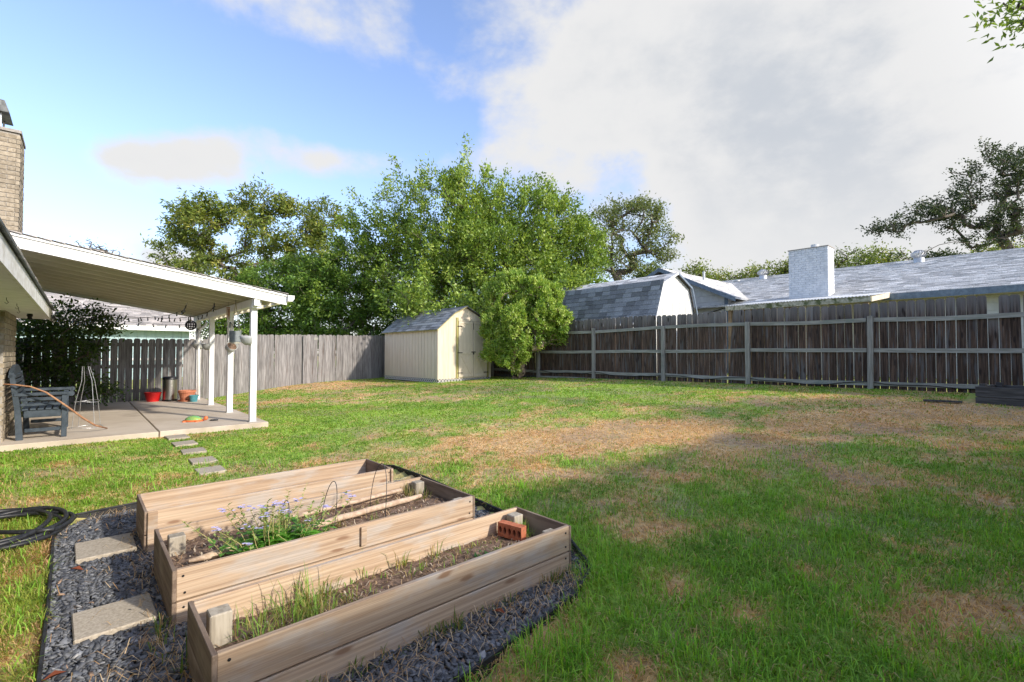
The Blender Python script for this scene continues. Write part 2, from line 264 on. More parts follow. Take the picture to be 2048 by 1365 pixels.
# ------------------------------------------------------------------ mesh building
class MB:
    def __init__(s): s.v = []; s.f = []; s.c = []
    def add(s, vs, fs, col=None):
        o = len(s.v); s.v += [tuple(p) for p in vs]; s.f += [tuple(i + o for i in f) for f in fs]
        if col is not None: s.c += [col] * len(vs)
        return s
    def box(s, x0, x1, y0, y1, z0, z1, m=None, col=None):
        vs = [Vector((x, y, z)) for z in (z0, z1) for y in (y0, y1) for x in (x0, x1)]
        if m is not None: vs = [m @ p for p in vs]
        return s.add(vs, [(0, 2, 3, 1), (4, 5, 7, 6), (0, 1, 5, 4), (2, 6, 7, 3), (0, 4, 6, 2), (1, 3, 7, 5)], col)
    def bbox(s, x0, x1, y0, y1, z0, z1, b=.004, m=None):
        """box with chamfered vertical and top edges"""
        vs = []; fs = []
        def ring(z, i): return [(x0 + i, y0 + b, z), (x0 + b, y0 + i, z), (x1 - b, y0 + i, z), (x1 - i, y0 + b, z), (x1 - i, y1 - b, z), (x1 - b, y1 - i, z), (x0 + b, y1 - i, z), (x0 + i, y1 - b, z)]
        R = [ring(z0, b * .8), ring(z0 + b, 0), ring(z1 - b, 0), ring(z1, b * .8)]
        for r in R: vs += r
        for k in range(3):
            for i in range(8): j = (i + 1) % 8; fs.append((k * 8 + i, k * 8 + j, k * 8 + 8 + j, k * 8 + 8 + i))
        fs.append(tuple(range(7, -1, -1))); fs.append(tuple(range(24, 32)))
        vs = [Vector(p) for p in vs]
        if m is not None: vs = [m @ p for p in vs]
        return s.add(vs, fs)
    def prism(s, poly, axis, a0, a1):
        """polygon extruded along an axis: axis 'y' takes (x,z) points, 'x' takes (y,z), 'z' takes (x,y)"""
        mk = {'y': lambda p, a: (p[0], a, p[1]), 'x': lambda p, a: (a, p[0], p[1]), 'z': lambda p, a: (p[0], p[1], a)}[axis]
        n = len(poly); vs = [mk(p, a0) for p in poly] + [mk(p, a1) for p in poly]
        fs = [tuple(range(n - 1, -1, -1)), tuple(range(n, 2 * n))] + [(i, (i + 1) % n, n + (i + 1) % n, n + i) for i in range(n)]
        return s.add(vs, fs)
    def tube(s, pts, rad, n=8, cap=True):
        pts = [Vector(p) for p in pts]; k = len(pts)
        if not hasattr(rad, '__len__'): rad = [rad] * k
        vs = []; fs = []; up = None
        for i in range(k):
            t = (pts[min(i + 1, k - 1)] - pts[max(i - 1, 0)]).normalized()
            if up is None: up = t.orthogonal().normalized()
            up = (up - t * up.dot(t)); up = up.normalized() if up.length > 1e-6 else t.orthogonal().normalized()
            bi = t.cross(up)
            for j in range(n):
                a = 2 * math.pi * j / n; vs.append(pts[i] + (up * math.cos(a) + bi * math.sin(a)) * rad[i])
        for i in range(k - 1):
            for j in range(n): q = (j + 1) % n; fs.append((i * n + j, i * n + q, i * n + n + q, i * n + n + j))
        if cap: fs.append(tuple(range(n - 1, -1, -1))); fs.append(tuple(range((k - 1) * n, k * n)))
        return s.add(vs, fs)
    def lathe(s, prof, n=24, cx=0, cy=0, a0=0, a1=2 * math.pi, close=True):
        full = abs(a1 - a0 - 2 * math.pi) < 1e-6; m = n if full else n + 1; vs = []; fs = []
        for r, z in prof:
            for j in range(m): a = a0 + (a1 - a0) * j / n; vs.append((cx + r * math.cos(a), cy + r * math.sin(a), z))
        for i in range(len(prof) - 1):
            for j in range(n): q = (j + 1) % m if full else j + 1; fs.append((i * m + j, i * m + q, i * m + m + q, i * m + m + j))
        return s.add(vs, fs)
    def mesh(s, name, smooth=False):
        me = bpy.data.meshes.new(name); me.from_pydata([tuple(p) for p in s.v], [], s.f); me.update()
        if s.c:
            a = me.color_attributes.new('col', 'FLOAT_COLOR', 'POINT'); a.data.foreach_set('color', np.array([(*c, 1.) for c in s.c], 'f').ravel())
        if smooth: me.polygons.foreach_set('use_smooth', [True] * len(me.polygons))
        return me
    def build(s, name, mat, parent=None, loc=(0, 0, 0), rot=(0, 0, 0), smooth=False):
        return ob(name, s.mesh(name, smooth), mat, parent, loc, rot)
def ob(name, me, mat=None, parent=None, loc=(0, 0, 0), rot=(0, 0, 0)):
    o = bpy.data.objects.new(name, me); COL.objects.link(o); o.parent = parent; o.location = loc; o.rotation_euler = rot
    if mat is not None and me is not None and len(me.materials) == 0: me.materials.append(mat)
    return o
def npmesh(name, V, Q, col, mat, smooth=False):
    """mesh from numpy verts, equal-sized faces and per-vertex colours"""
    me = bpy.data.meshes.new(name); k = Q.shape[1]
    me.vertices.add(len(V)); me.vertices.foreach_set('co', np.ascontiguousarray(V, 'f').ravel())
    me.loops.add(Q.size); me.loops.foreach_set('vertex_index', np.ascontiguousarray(Q, 'i').ravel())
    me.polygons.add(len(Q)); me.polygons.foreach_set('loop_start', np.arange(0, Q.size, k, dtype='i'))
    me.update(calc_edges=True)
    if col is not None:
        a = me.color_attributes.new('col', 'FLOAT_COLOR', 'POINT'); a.data.foreach_set('color', np.c_[col, np.ones(len(col))].astype('f').ravel())
    if smooth: me.polygons.foreach_set('use_smooth', np.ones(len(Q), bool))
    me.materials.append(mat); return me
def tag(o, label, cat, group=None):
    o['label'] = label; o['category'] = cat
    if group: o['group'] = group
    return o
def thing(name, label, cat, r, l, z, rot=0.0, group=None):
    o = ob(name, None, loc=W(r, l, z), rot=(0, 0, AY + rot)); return tag(o, label, cat, group)
def struct(o): o['kind'] = 'structure'; return o
def stuff(o): o['kind'] = 'stuff'; return o
def copy_tree(o, parent=None):
    c = o.copy(); COL.objects.link(c); c.parent = parent
    for ch in [x for x in bpy.data.objects if x.parent == o]: copy_tree(ch, c)
    return c
rnd = random.Random(11)
#PART2
# ------------------------------------------------------------------ outlines on the ground (r, l)
GRAVEL = [(-.11, 1.55), (1.2, 1.72), (2.17, 1.86), (2.52, 2.02), (2.75, 2.4), (2.78, 3.25), (2.85, 4.6), (2.82, 5.25), (2.55, 5.6), (.45, 5.66), (0, 5.6), (-.13, 5.25), (-.11, 3.8)]
BEDS = [(.41, 2.44, 2.14, 2.68), (.40, 2.37, 3.10, 3.92), (.385, 2.33, 4.38, 4.98)]
def inpoly(r, l, poly):
    r = np.asarray(r); l = np.asarray(l); c = np.zeros(r.shape, bool); n = len(poly)
    for i in range(n):
        a, b = poly[i], poly[(i + 1) % n]
        k = ((a[1] > l) != (b[1] > l)) & (r < (b[0] - a[0]) * (l - a[1]) / ((b[1] - a[1]) or 1e-9) + a[0]); c ^= k
    return c
# ---- patches of dry grass: read off as places on the lawn
def patch(x, y, rx, ry, amp):
    p = gpx(x, y); q = gpx(x + rx, y); s = gpx(x, y + ry); return (p.x, p.y, max(.05, abs(q.x - p.x)), max(.05, abs(p.y - s.y)), amp)
DRY = [patch(*a) for a in [(1010, 890, 150, 38, .75), (1180, 872, 190, 28, .8), (1330, 862, 110, 24, .5), (1040, 945, 110, 25, .45), (1700, 840, 330, 36, .75), (1880, 820, 200, 36, .7), (1480, 900, 130, 30, .45), (1900, 880, 200, 30, .5),
       (1330, 950, 140, 22, .4), (1580, 800, 160, 14, .4), (660, 772, 120, 8, .75), (1080, 1190, 60, 60, .85), (1240, 1040, 110, 35, .6), (1440, 1060, 160, 30, .5), (1330, 1160, 60, 30, .5), (1060, 1290, 90, 60, .95), (1500, 1230, 60, 35, .9), (1960, 1240, 130, 60, .85), (1750, 960, 150, 30, .4), (2000, 1010, 100, 50, .4),
       (1180, 980, 90, 20, .3), (1300, 1330, 120, 40, .35), (60, 1300, 60, 160, .6), (300, 1025, 120, 14, .4), (880, 830, 90, 12, .25), (1900, 1120, 90, 30, .35), (620, 800, 200, 10, .35), (1250, 1345, 60, 40, .6), (1620, 1150, 60, 20, .4)]]
LUSH = [patch(*a) for a in [(1500, 1130, 260, 90, .5), (1250, 1250, 170, 90, .4), (1650, 1300, 260, 90, .5), (1120, 1330, 90, 60, .6), (1850, 1050, 160, 60, .4), (1200, 1110, 90, 70, .6), (760, 830, 260, 20, .5), (1250, 780, 230, 12, .6), (1880, 870, 120, 16, .55), (640, 860, 120, 20, .4),
       (1540, 1000, 140, 25, .35), (1120, 1030, 130, 30, .5), (420, 860, 120, 20, .2)]]
def field(x, y, lst):
    f = np.zeros(np.shape(x))
    for px_, py_, sx, sy, a in lst: f += a * np.exp(-((x - px_) / sx) ** 2 - ((y - py_) / sy) ** 2)
    return f
def dryness(x, y):
    return np.clip(field(x, y, DRY) - .8 * field(x, y, LUSH) + .55 * (fbm(x, y, .9) - .5) + 1.25 * (fbm(x + 9, y, 3.2) - .5) + .55 * (vnoise(x, y + 5, 9) - .5) + .19, 0, 1)
GREEN_A = np.array((.15, .355, .035)); GREEN_B = np.array((.36, .575, .07)); STRAW = np.array((.72, .52, .26)); BROWN = np.array((.56, .33, .155))
def lawn_colour(x, y, d):
    g = fbm(x - 4, y + 3, 1.3)[:, None]; c = GREEN_A * (1 - g) + GREEN_B * g
    b = fbm(x + 30, y, 2.0)[:, None]; s = STRAW * b + BROWN * (1 - b)
    k = np.clip(d * 1.25, 0, 1)[:, None]; return c * (1 - k) + s * k

# ---- the lawn: one sheet to the horizon
xs = np.r_[-600, -300, -150, -80, -45, -25, -17, np.arange(-13, 15.01, .125), 18, 25, 45, 80, 150, 300, 600]
ys = np.r_[-600, -300, -100, -40, -15, -6, -3, np.arange(-1, 24.01, .125), 27, 32, 45, 80, 150, 300, 600]
GX, GY = np.meshgrid(xs, ys); gx = GX.ravel(); gy = GY.ravel(); gzv = ground_xy(gx, gy)
rr, ll = toRL(gx, gy); sink = inpoly(rr, ll, GRAVEL); gzv = gzv + .018 * (fbm(gx, gy, 2.5) - .5)
gzv[sink] -= .05
nx, ny = len(xs), len(ys); ii = np.arange(nx * ny).reshape(ny, nx)
Q = np.stack([ii[:-1, :-1], ii[:-1, 1:], ii[1:, 1:], ii[1:, :-1]], -1).reshape(-1, 4)
gd = dryness(gx, gy); gc = lawn_colour(gx, gy, np.clip(gd + .12, 0, 1)) * (.95 + .05 * gd[:, None])
bare = np.clip((fbm(gx + 50, gy, 1.9) - .52) * 5, 0, 1)[:, None] * .5; gc = gc * (1 - bare) + np.array((.25, .185, .13)) * bare
lawn = struct(ob('lawn', npmesh('lawn', np.c_[gx, gy, gzv], Q, gc, M_ground, True)))

# ------------------------------------------------------------------ patio slab
patio = struct(ob('patio', None, loc=W(0, 0, 0), rot=(0, 0, AY)))
for a, b, c, d in ((-.86, .912, 9.04, 12.75), (.928, 2.46, 9.06, 12.75), (-.35, .912, 12.764, 15.2), (.928, 2.46, 12.764, 15.2)):
    MB().bbox(a, b, c, d, -.06, .2, .008).build('concrete_panel', M_conc, patio)

# ------------------------------------------------------------------ gravel bed with edging, slate chips
base = struct(MB().prism([(W(r, l).x, W(r, l).y) for r, l in GRAVEL], 'z', -.16, -.062).build('gravel_bed', M_gravelbase))
def chips(n, seed, poly, excl, s0, s1, zfun, palette):
    g = np.random.RandomState(seed); pr = np.array(poly); r = g.uniform(pr[:, 0].min(), pr[:, 0].max(), n); l = g.uniform(pr[:, 1].min(), pr[:, 1].max(), n)
    k = inpoly(r, l, poly)
    for a, b, c, d in excl: k &= ~((r > a) & (r < b) & (l > c) & (l < d))
    r = r[k]; l = l[k]; m = len(r); s = g.uniform(s0, s1, m) * (1 + .5 * (g.rand(m) < .12))
    basev = np.array([(-1, -.7, -.35), (1, -.6, -.3), (.8, .8, -.4), (-.7, .75, -.3), (-.7, -.5, .35), (.6, -.55, .4), (.5, .5, .3), (-.55, .6, .42)])
    v = basev[None] * (1 + g.uniform(-.38, .38, (m, 8, 3))) * (s[:, None, None] * np.array((.5, .42, .30)))
    ang = g.uniform(0, 6.28, m); ca, sa = np.cos(ang), np.sin(ang); tx = g.normal(0, .38, m); ty = g.normal(0, .38, m)
    x = v[:, :, 0] * ca[:, None] - v[:, :, 1] * sa[:, None]; y = v[:, :, 0] * sa[:, None] + v[:, :, 1] * ca[:, None]; z = v[:, :, 2] + x * tx[:, None] + y * ty[:, None]
    cx = r * RX + l * LX; cy = r * RY + l * LY; cz = zfun(r, l) + g.uniform(0, .012, m)
    V = np.stack([x + cx[:, None], y + cy[:, None], z + cz[:, None]], -1).reshape(-1, 3)
    fq = np.array([(0, 3, 2, 1), (4, 5, 6, 7), (0, 1, 5, 4), (1, 2, 6, 5), (2, 3, 7, 6), (3, 0, 4, 7)]); Qs = (fq[None] + (np.arange(m) * 8)[:, None, None]).reshape(-1, 4)
    pal = np.array(palette); c = pal[g.choice(len(pal), m, p=[.5, .3, .165, .025, .01])] * g.uniform(.75, 1.25, (m, 1)); return V, Qs, np.repeat(c, 8, 0)
EXB = [(a + .0, b, c, d) for a, b, c, d in BEDS]
V_, Q_, C_ = chips(60000, 3, GRAVEL, EXB, .020, .040, lambda r, l: np.full(len(r), -.052), [(.12, .125, .133), (.083, .086, .092), (.175, .18, .188), (.29, .285, .275), (.30, .20, .13)])
stuff(tag(ob('gravel', npmesh('gravel', V_, Q_, C_, M_slate)), 'dark slate gravel chips around the timber raised beds', 'gravel'))
ep = [W(r, l, gz(r, l) + .012) for r, l in GRAVEL[1:]]
pts = []
for i in range(len(ep) - 1):
    for t in np.linspace(0, 1, 8, endpoint=False): pts.append(ep[i].lerp(ep[i + 1], t))
pts.append(ep[-1]); pts = pts + [W(-.11, 1.55, -.03)]
mb = MB(); n = len(pts)
off = []
for i, p in enumerate(pts):
    t = (pts[min(i + 1, n - 1)] - pts[max(0, i - 1)]); t.z = 0; t.normalize(); off.append(Vector((t.y, -t.x, 0)) * .006)
vs = []
for p, o_ in zip(pts, off): vs += [p - o_ + Vector((0, 0, -.12)), p - o_ + Vector((0, 0, .012)), p + o_ + Vector((0, 0, .012)), p + o_ + Vector((0, 0, -.12))]
mb.add(vs, [(i * 4 + a, i * 4 + b, i * 4 + 4 + b, i * 4 + 4 + a) for i in range(n - 1) for a, b in ((0, 1), (1, 2), (2, 3))])
mb.tube([p + Vector((0, 0, .014)) for p in pts], .010, 6)
tag(mb.build('lawn_edging', M_edge), 'black plastic edging strip between the gravel and the lawn', 'edging')

# pavers
def paver(r, l, sr, sl, z, rot, label, cat='paver', group=None):
    m = MB().bbox(-sr / 2, sr / 2, -sl / 2, sl / 2, -.045, .0, .006)
    return tag(m.build('stepping_stone', M_paver, None, W(r, l, z), (rnd.uniform(-.015, .015), rnd.uniform(-.015, .015), AY + rot)), label, cat, group)
paver(.165, 4.66, .335, .40, -.018, .02, 'concrete paver in the gravel beside the farthest raised bed')
paver(.165, 3.40, .34, .335, -.018, .03, 'concrete paver in the gravel beside the middle raised bed')
for i, (x, y, lab) in enumerate([(421, 943, 'stepping stone in the lawn nearest the raised beds'), (406, 923, 'second stepping stone in the lawn counting from the raised beds'), (387, 904, 'third stepping stone in the lawn counting from the raised beds'), (369, 889, 'fourth stepping stone in the lawn, next to the last'), (354, 876, 'stepping stone in the lawn nearest the patio')]):
    p = gpx(x, y); r, l = toRL(p.x, p.y); paver(r, l, .27, .33, gz(r, l) + .022, rnd.uniform(-.06, .06), lab, group='stepping stones from beds to patio')

# ------------------------------------------------------------------ raised beds
def board_x(mb_len, h, th):   # board along x
    return MB().bbox(0, mb_len, 0, th, 0, h, .004).mesh('board')
def bed(idx, label):
    r0, r1, l0, l1 = BEDS[idx]; top = .25; bh = .168; t = thing('raised_bed', label, 'raised bed', r0, l0, -.12, group='three timber raised beds')
    L_, W_ = r1 - r0, l1 - l0; th = .028; o = .12
    for k in range(2):
        z = top - bh * (k + 1) + o - .004 * k; hh = bh - .004
        fo = rnd.uniform(-.003, .004)
        b = ob('front_board', board_x(L_, hh, th), M_cedar, t, (0, -fo if k else 0, z), (rnd.uniform(-.012, .012), rnd.uniform(-.0015, .0015), 0)); b = ob('back_board', board_x(L_, hh, th), M_cedar, t, (0, W_ - th + (fo if k else 0), z))
        for nm, x in (('left_end_board', -.019), ('right_end_board', L_ - .001)):
            ob(nm, MB().bbox(0, .02, -.002, W_ + .002, 0, hh, .003).mesh('end_board'), M_cedarend, t, (x, 0, z))
    # low third course, mostly buried
    for y in (0, W_ - th): ob('footing_board', board_x(L_ - .02, .14, th), M_cedar, t, (.01, y + .001, top - 2 * bh - .146 + o))
    return t, o
SOILZ = {}
def soil(t, L_, W_, z, seed):
    nx, ny = 60, 22; X, Y = np.meshgrid(np.linspace(.0295, L_ - .0295, nx), np.linspace(.0295, W_ - .0295, ny)); Z = z + .05 * (fbm(X + seed * 7, Y, 3) - .5) + .03 * (fbm(X, Y + seed, 14) - .5)
    ii = np.arange(nx * ny).reshape(ny, nx); Qx = np.stack([ii[:-1, :-1], ii[:-1, 1:], ii[1:, 1:], ii[1:, :-1]], -1).reshape(-1, 4)
    o = ob('soil', npmesh('soil', np.c_[X.ravel(), Y.ravel(), Z.ravel()], Qx, None, M_soil, True), None, t); return o
bed1, oz = bed(0, 'nearest timber raised bed, half in shade, with weeds and a red brick inside')
bed2, _ = bed(1, 'middle timber raised bed with a violet flowering plant and a long pole')
bed3, _ = bed(2, 'farthest timber raised bed, narrow and unplanted, nearest the stepping stones')
def bp(m, x, y): return m.build('corner_post', M_post, x, y)
for t, i, ps in ((bed1, 0, [(.075, .36, .27), (1.93, .05, .24), (1.94, .44, .26)]), (bed2, 1, [(.075, .60, .27), (.08, .09, .215), (1.89, .05, .245), (1.88, .70, .265)]), (bed3, 2, [])):
    L_, W_ = BEDS[i][1] - BEDS[i][0], BEDS[i][3] - BEDS[i][2]
    for x, y, z in ps: MB().bbox(-.044, .044, -.044, .044, 0, z + oz - .022, .006).build('corner_post', M_post, t, (min(max(x, .075), L_ - .075), min(max(y, .075), W_ - .075), 0))
    soil(t, L_, W_, (.10, .135, .07)[i] + oz, i)
# battens screwed to the boards
MB().bbox(0, .04, -.018, 0, 0, .125, .003).build('batten', M_cedar, bed2, (1.02, 0, .25 + oz - .175 + .03)); MB().bbox(0, .035, -.012, 0, 0, .09, .003).build('batten', M_cedar, bed2, (.62, 0, oz - .05))
MB().bbox(0, .06, -.02, 0, 0, .30, .003).build('batten', M_cedar, bed3, (0, -.001, .25 + oz - .31)); MB().bbox(0, .022, -.02, .08, 0, .16, .003).build('batten', M_cedar, bed3, (1.93, -.001, .25 + oz - .165)); MB().bbox(0, .035, -.018, 0, 0, .2, .003).build('batten', M_cedar, bed3, (-.02, .62, .04))
# screw heads
for t, i in ((bed1, 0), (bed2, 1), (bed3, 2)):
    L_ = BEDS[i][1] - BEDS[i][0]
    for x in (.035, L_ - .035):
        for z in (.21, .12, .045): MB().lathe([(0, .004), (.006, .003), (.0065, 0)], 8).build('screw', M_iron, t, (x + rnd.uniform(-.006, .006), -.0005, z + oz), (math.pi / 2, 0, 0))

# things in the beds
def rl_tube(name, mat, pts, rad, label, cat, n=7, group=None):
    return tag(MB().tube([W(*p) for p in pts], rad, n).build(name, mat, smooth=True), label, cat, group)
def wob(p, q, k, s, sag=0):
    out = []
    for i in range(k + 1):
        t = i / k; out.append(tuple(p[j] + (q[j] - p[j]) * t + rnd.uniform(-s, s) - (sag * 4 * t * (1 - t) if j == 2 else 0) for j in range(3)))
    return out
rl_tube('garden_pole', M_bamboo, wob((.50, 3.42, .165), (2.18, 3.58, .185), 14, .004), [.010] + [.024] * 12 + [.022, .015], 'long bleached pole lying along the middle raised bed', 'pole')
rl_tube('garden_pole', M_bamboo, wob((1.05, 3.79, .165), (2.14, 3.84, .185), 10, .003), [.017] * 11, 'shorter pole against the back board of the middle raised bed', 'pole')
def hoop(r, l, w, h, z, lean, label):
    pts = [(r + lean * math.sin(a), l + w / 2 * math.cos(a), z + h * max(0, math.sin(a)) ** .75) for a in np.linspace(0, math.pi, 21)]
    pts = [(r, l + w / 2, z - .08)] + pts + [(r, l - w / 2, z - .08)]
    return rl_tube('wire_hoop', M_darkwire, pts, .0028, label, 'wire hoop', 5, 'wire hoops over the middle bed')
hoop(1.03, 3.45, .20, .26, .14, .03, 'low wire hoop behind the violet flowers in the middle bed'); hoop(1.32, 3.42, .24, .34, .14, .05, 'middle wire hoop over the pole in the middle bed'); hoop(1.72, 3.46, .26, .40, .14, .04, 'tallest wire hoop at the right half of the middle bed')
rl_tube('garden_twine', M_rope, [(.7 + i * .1, 3.90 - .02 * i, .21 + .0095 * i) for i in range(14)] + [(2.05, 3.60, .36)], .0016, 'pale twine strung from the tall hoop along the middle bed', 'twine', 4)
# a core brick on edge
t = thing('core_brick', 'red brick with five round holes standing on edge in the nearest bed', 'brick', 2.25, 2.50, .118, rot=math.radians(-78))
def core_brick(t):
    Lb, hb, tb = .20, .095, .06; n = 5; bm = MB(); seg = 12
    for s, y in ((-1, -tb / 2), (1, tb / 2)):
        vs = []; fs = []
        cw = Lb / n
        for k in range(n):
            x0 = -Lb / 2 + k * cw; cx = x0 + cw / 2; o0 = len(vs)
            sq = []
            for j in range(seg):
                a = 2 * math.pi * j / seg + math.pi / 4; c, s_ = math.cos(a), math.sin(a); m = max(abs(c), abs(s_)); sq.append((cx + c / m * cw / 2, y, hb / 2 + s_ / m * hb / 2))
            ci = [(cx + .0135 * math.cos(2 * math.pi * j / seg + math.pi / 4), y, hb / 2 + .0235 * math.sin(2 * math.pi * j / seg + math.pi / 4)) for j in range(seg)]
            inn = [(p[0], y - s * .026, p[2]) for p in ci]
            vs += sq + ci + inn
            for j in range(seg):
                q = (j + 1) % seg
                fs += [(o0 + j, o0 + q, o0 + seg + q, o0 + seg + j), (o0 + seg + j, o0 + seg + q, o0 + 2 * seg + q, o0 + 2 * seg + j)]
        bm.add(vs, fs)
    a, b = Lb / 2, tb / 2
    bm.add([(-a, -b, 0), (a, -b, 0), (a, b, 0), (-a, b, 0), (-a, -b, hb), (a, -b, hb), (a, b, hb), (-a, b, hb)], [(0, 3, 2, 1), (4, 5, 6, 7), (0, 4, 7, 3), (1, 2, 6, 5)])
    bm.build('fired_clay_body', M_holebrick, t); MB().box(-Lb / 2 + .004, Lb / 2 - .004, -.004, .004, .02, hb - .02).build('hole_shade_sheet', M_dark, t)  # dark sheet behind the holes paints the shade inside them
core_brick(t)
def rock(name, r, l, z, s, label, mat=M_stone, seed=1, cat='stone'):
    g = random.Random(seed); vs = []; mb = MB(); prof = [(0, -.5), (.8, -.4), (1, 0), (.8, .38), (.35, .5), (0, .5)]; mb.lathe(prof, 9)
    mb.v = [(p[0] * s[0] * g.uniform(.82, 1.15), p[1] * s[1] * g.uniform(.82, 1.15), p[2] * s[2] * g.uniform(.9, 1.1)) for p in mb.v]
    return tag(mb.build(name, mat, None, W(r, l, z), (0, 0, AY + g.uniform(-.3, .3))), label, cat)
rock('stone', .58, 2.27, .12, (.09, .06, .10), 'pale flat stone in the left corner of the nearest bed', seed=2)
tag(MB().bbox(-.19, .19, -.05, .05, -.02, .035, .006).build('flat_stone', M_stone, None, W(.98, 2.25, .125), (.05, .03, AY)), 'pale stone slab behind the front board of the nearest bed', 'stone')

# ------------------------------------------------------------------ left back fence (tight grey pickets; a gapped stretch by the patio)
def picket_mesh(wd, h, th, g, ear=.03):
    e = g.uniform(.030, .044); j = lambda: g.uniform(-.002, .002)
    poly = [(-wd / 2 + j(), 0), (wd / 2 + j(), 0), (wd / 2 + j(), h - e), (wd / 2 - e * .8, h), (-wd / 2 + e * .8, h + j()), (-wd / 2 + j(), h - e)]
    return MB().prism(poly, 'y', -th / 2, th / 2).mesh('picket')
g = random.Random(5)
GP = [picket_mesh(.138, 2.1, .017, g) for _ in range(6)]; BP = [picket_mesh(.137, 2.05, .018, g) for _ in range(6)]
LFP = [(-5, 15.45), (2.66, 15.45), (5.5, 16.5), (8.8, 17.3), (12.2, 17.86)]; LFT = [1.73, 1.77, 2.0, 2.07, 2.10]
lfence = thing('back_fence', 'weathered grey picket fence along the back, behind the patio and the shed', 'fence', 0, 0, 0)
for i in range(4):
    (ra, la), (rb, lb) = LFP[i], LFP[i + 1]; D_ = Vector((rb - ra, lb - la, 0)); n_ = D_.length; an = math.atan2(D_.y, D_.x); x = .075
    while x < n_ - .02:
        t = x / n_; top = (LFT[i] + (LFT[i + 1] - LFT[i]) * t if i else 1.73 + .04 * t) + (.14 if i == 1 else 0) * (1 - t) + g.uniform(-.012, .012)
        ob('picket', GP[g.randrange(6)], M_greyfence, lfence, (ra + D_.x * t, la + D_.y * t + g.uniform(-.003, .003), top - 2.1), (g.uniform(-.01, .01), g.uniform(-.006, .006), an + g.uniform(-.02, .02))); x += .150 if i == 0 else .1415
    k = max(1, round(n_ / 2.4))
    for q in range(k):
        xa, xb = n_ * q / k + .03, n_ * (q + 1) / k - .03; base_ = LFT[i] + (LFT[i + 1] - LFT[i]) * (q + .5) / k - 1.75
        for h0 in (.38, 1.0, 1.55): o = MB().bbox(xa, xb, .012, .05, h0 + base_, h0 + base_ + .085, .004).build('rail', M_rail, lfence, (ra, la, 0), (0, 0, an))
        MB().bbox(xa - .05, xa + .04, .052, .14, -.3, base_ + 1.7, .005).build('post', M_fpost, lfence, (ra, la, 0), (0, 0, an))

# ------------------------------------------------------------------ right fence, seen from its rail side
rf_ang = math.pi / 2 + .0619
def rfr(l): return 12.52 - .062 * l
rfence = thing('side_fence', 'tall brown board fence with rails and posts along the right side of the yard', 'fence', rfr(-6), -6, .0, rot=rf_ang)
cs2 = 1 / math.cos(.0619); l = -6.0; FTOP = 2.455
while l < 17.6:
    wd = g.uniform(.142, .152); x = (l + 6) * cs2; zt = FTOP + g.uniform(-.012, .012) + .012 * math.sin(l * 1.7); tilt = g.uniform(-.006, .006)
    if abs(l - 5.35) < .09: tilt = -.075; zt -= .03
    if abs(l - .63) < .075: zt = 2.12
    ob('picket', BP[g.randrange(6)], M_brownfence, rfence, (x, -.01 + g.uniform(-.003, .003), zt - 2.05), (g.uniform(-.008, .008), tilt, g.uniform(-.025, .025)))
    l += wd
PL = [-4.6, -2.25, .12, 2.47, 4.88, 7.1, 9.41, 11.7, 14, 16.3, 17.7]
g2 = random.Random(9)
for i, p in enumerate(PL):
    MB().bbox(-.05, .05, .004, .094, -.2, gz(rfr(p), p) * 0 + 2.155 + g2.uniform(-.015, .02), .006).build('post', M_fpost, rfence, ((p + 6) * cs2, .0, 0), (0, g2.uniform(-.012, .012), 0))
rails = {2.10: [], 1.45: [], .77: []}
for zc in rails:
    zs = [zc + g2.uniform(-.02, .02) + (.05 if (zc > 2 and i == 6) else 0) * -1 for i in range(len(PL))]
    for i in range(len(PL) - 1):
        x0 = (PL[i] + 6) * cs2 + .052; x1 = (PL[i + 1] + 6) * cs2 - .052; sag = g2.uniform(-.015, .03)
        pts = [(x0, zs[i]), ((x0 + x1) / 2, (zs[i] + zs[i + 1]) / 2 - sag), (x1, zs[i + 1])]; m = MB(); vs = []
        for x, z in pts: vs += [(x, .004, z - .043), (x, .042, z - .043), (x, .042, z + .043), (x, .004, z + .043)]
        m.add(vs, [(k * 4 + a, k * 4 + (a + 1) % 4, k * 4 + 4 + (a + 1) % 4, k * 4 + 4 + a) for k in range(2) for a in range(4)] + [(3, 2, 1, 0), (8, 9, 10, 11)])
        m.build('rail', M_rail, rfence)
for i in range(len(PL) - 1):
    x0 = (PL[i] + 6) * cs2 + .055; x1 = (PL[i + 1] + 6) * cs2 - .055
    MB().bbox(x0, x1, .004, .03, .46, .615, .004).build('kickboard', M_darkwood if i % 2 else M_rail, rfence)
pts = []
for i in range(2, 8):
    for k in range(10):
        t = k / 10; l_ = PL[i] + (PL[i + 1] - PL[i]) * t; pts.append(W(rfr(l_) - .058, l_, .80 - .11 * 4 * t * (1 - t) * (.6 + .3 * (i % 2)) + .02 * math.sin(l_ * 5)))
tag(MB().tube(pts, .008, 6).build('drip_hose', M_black, smooth=True), 'thin black hose drooping along the bottom rail of the right fence', 'hose')

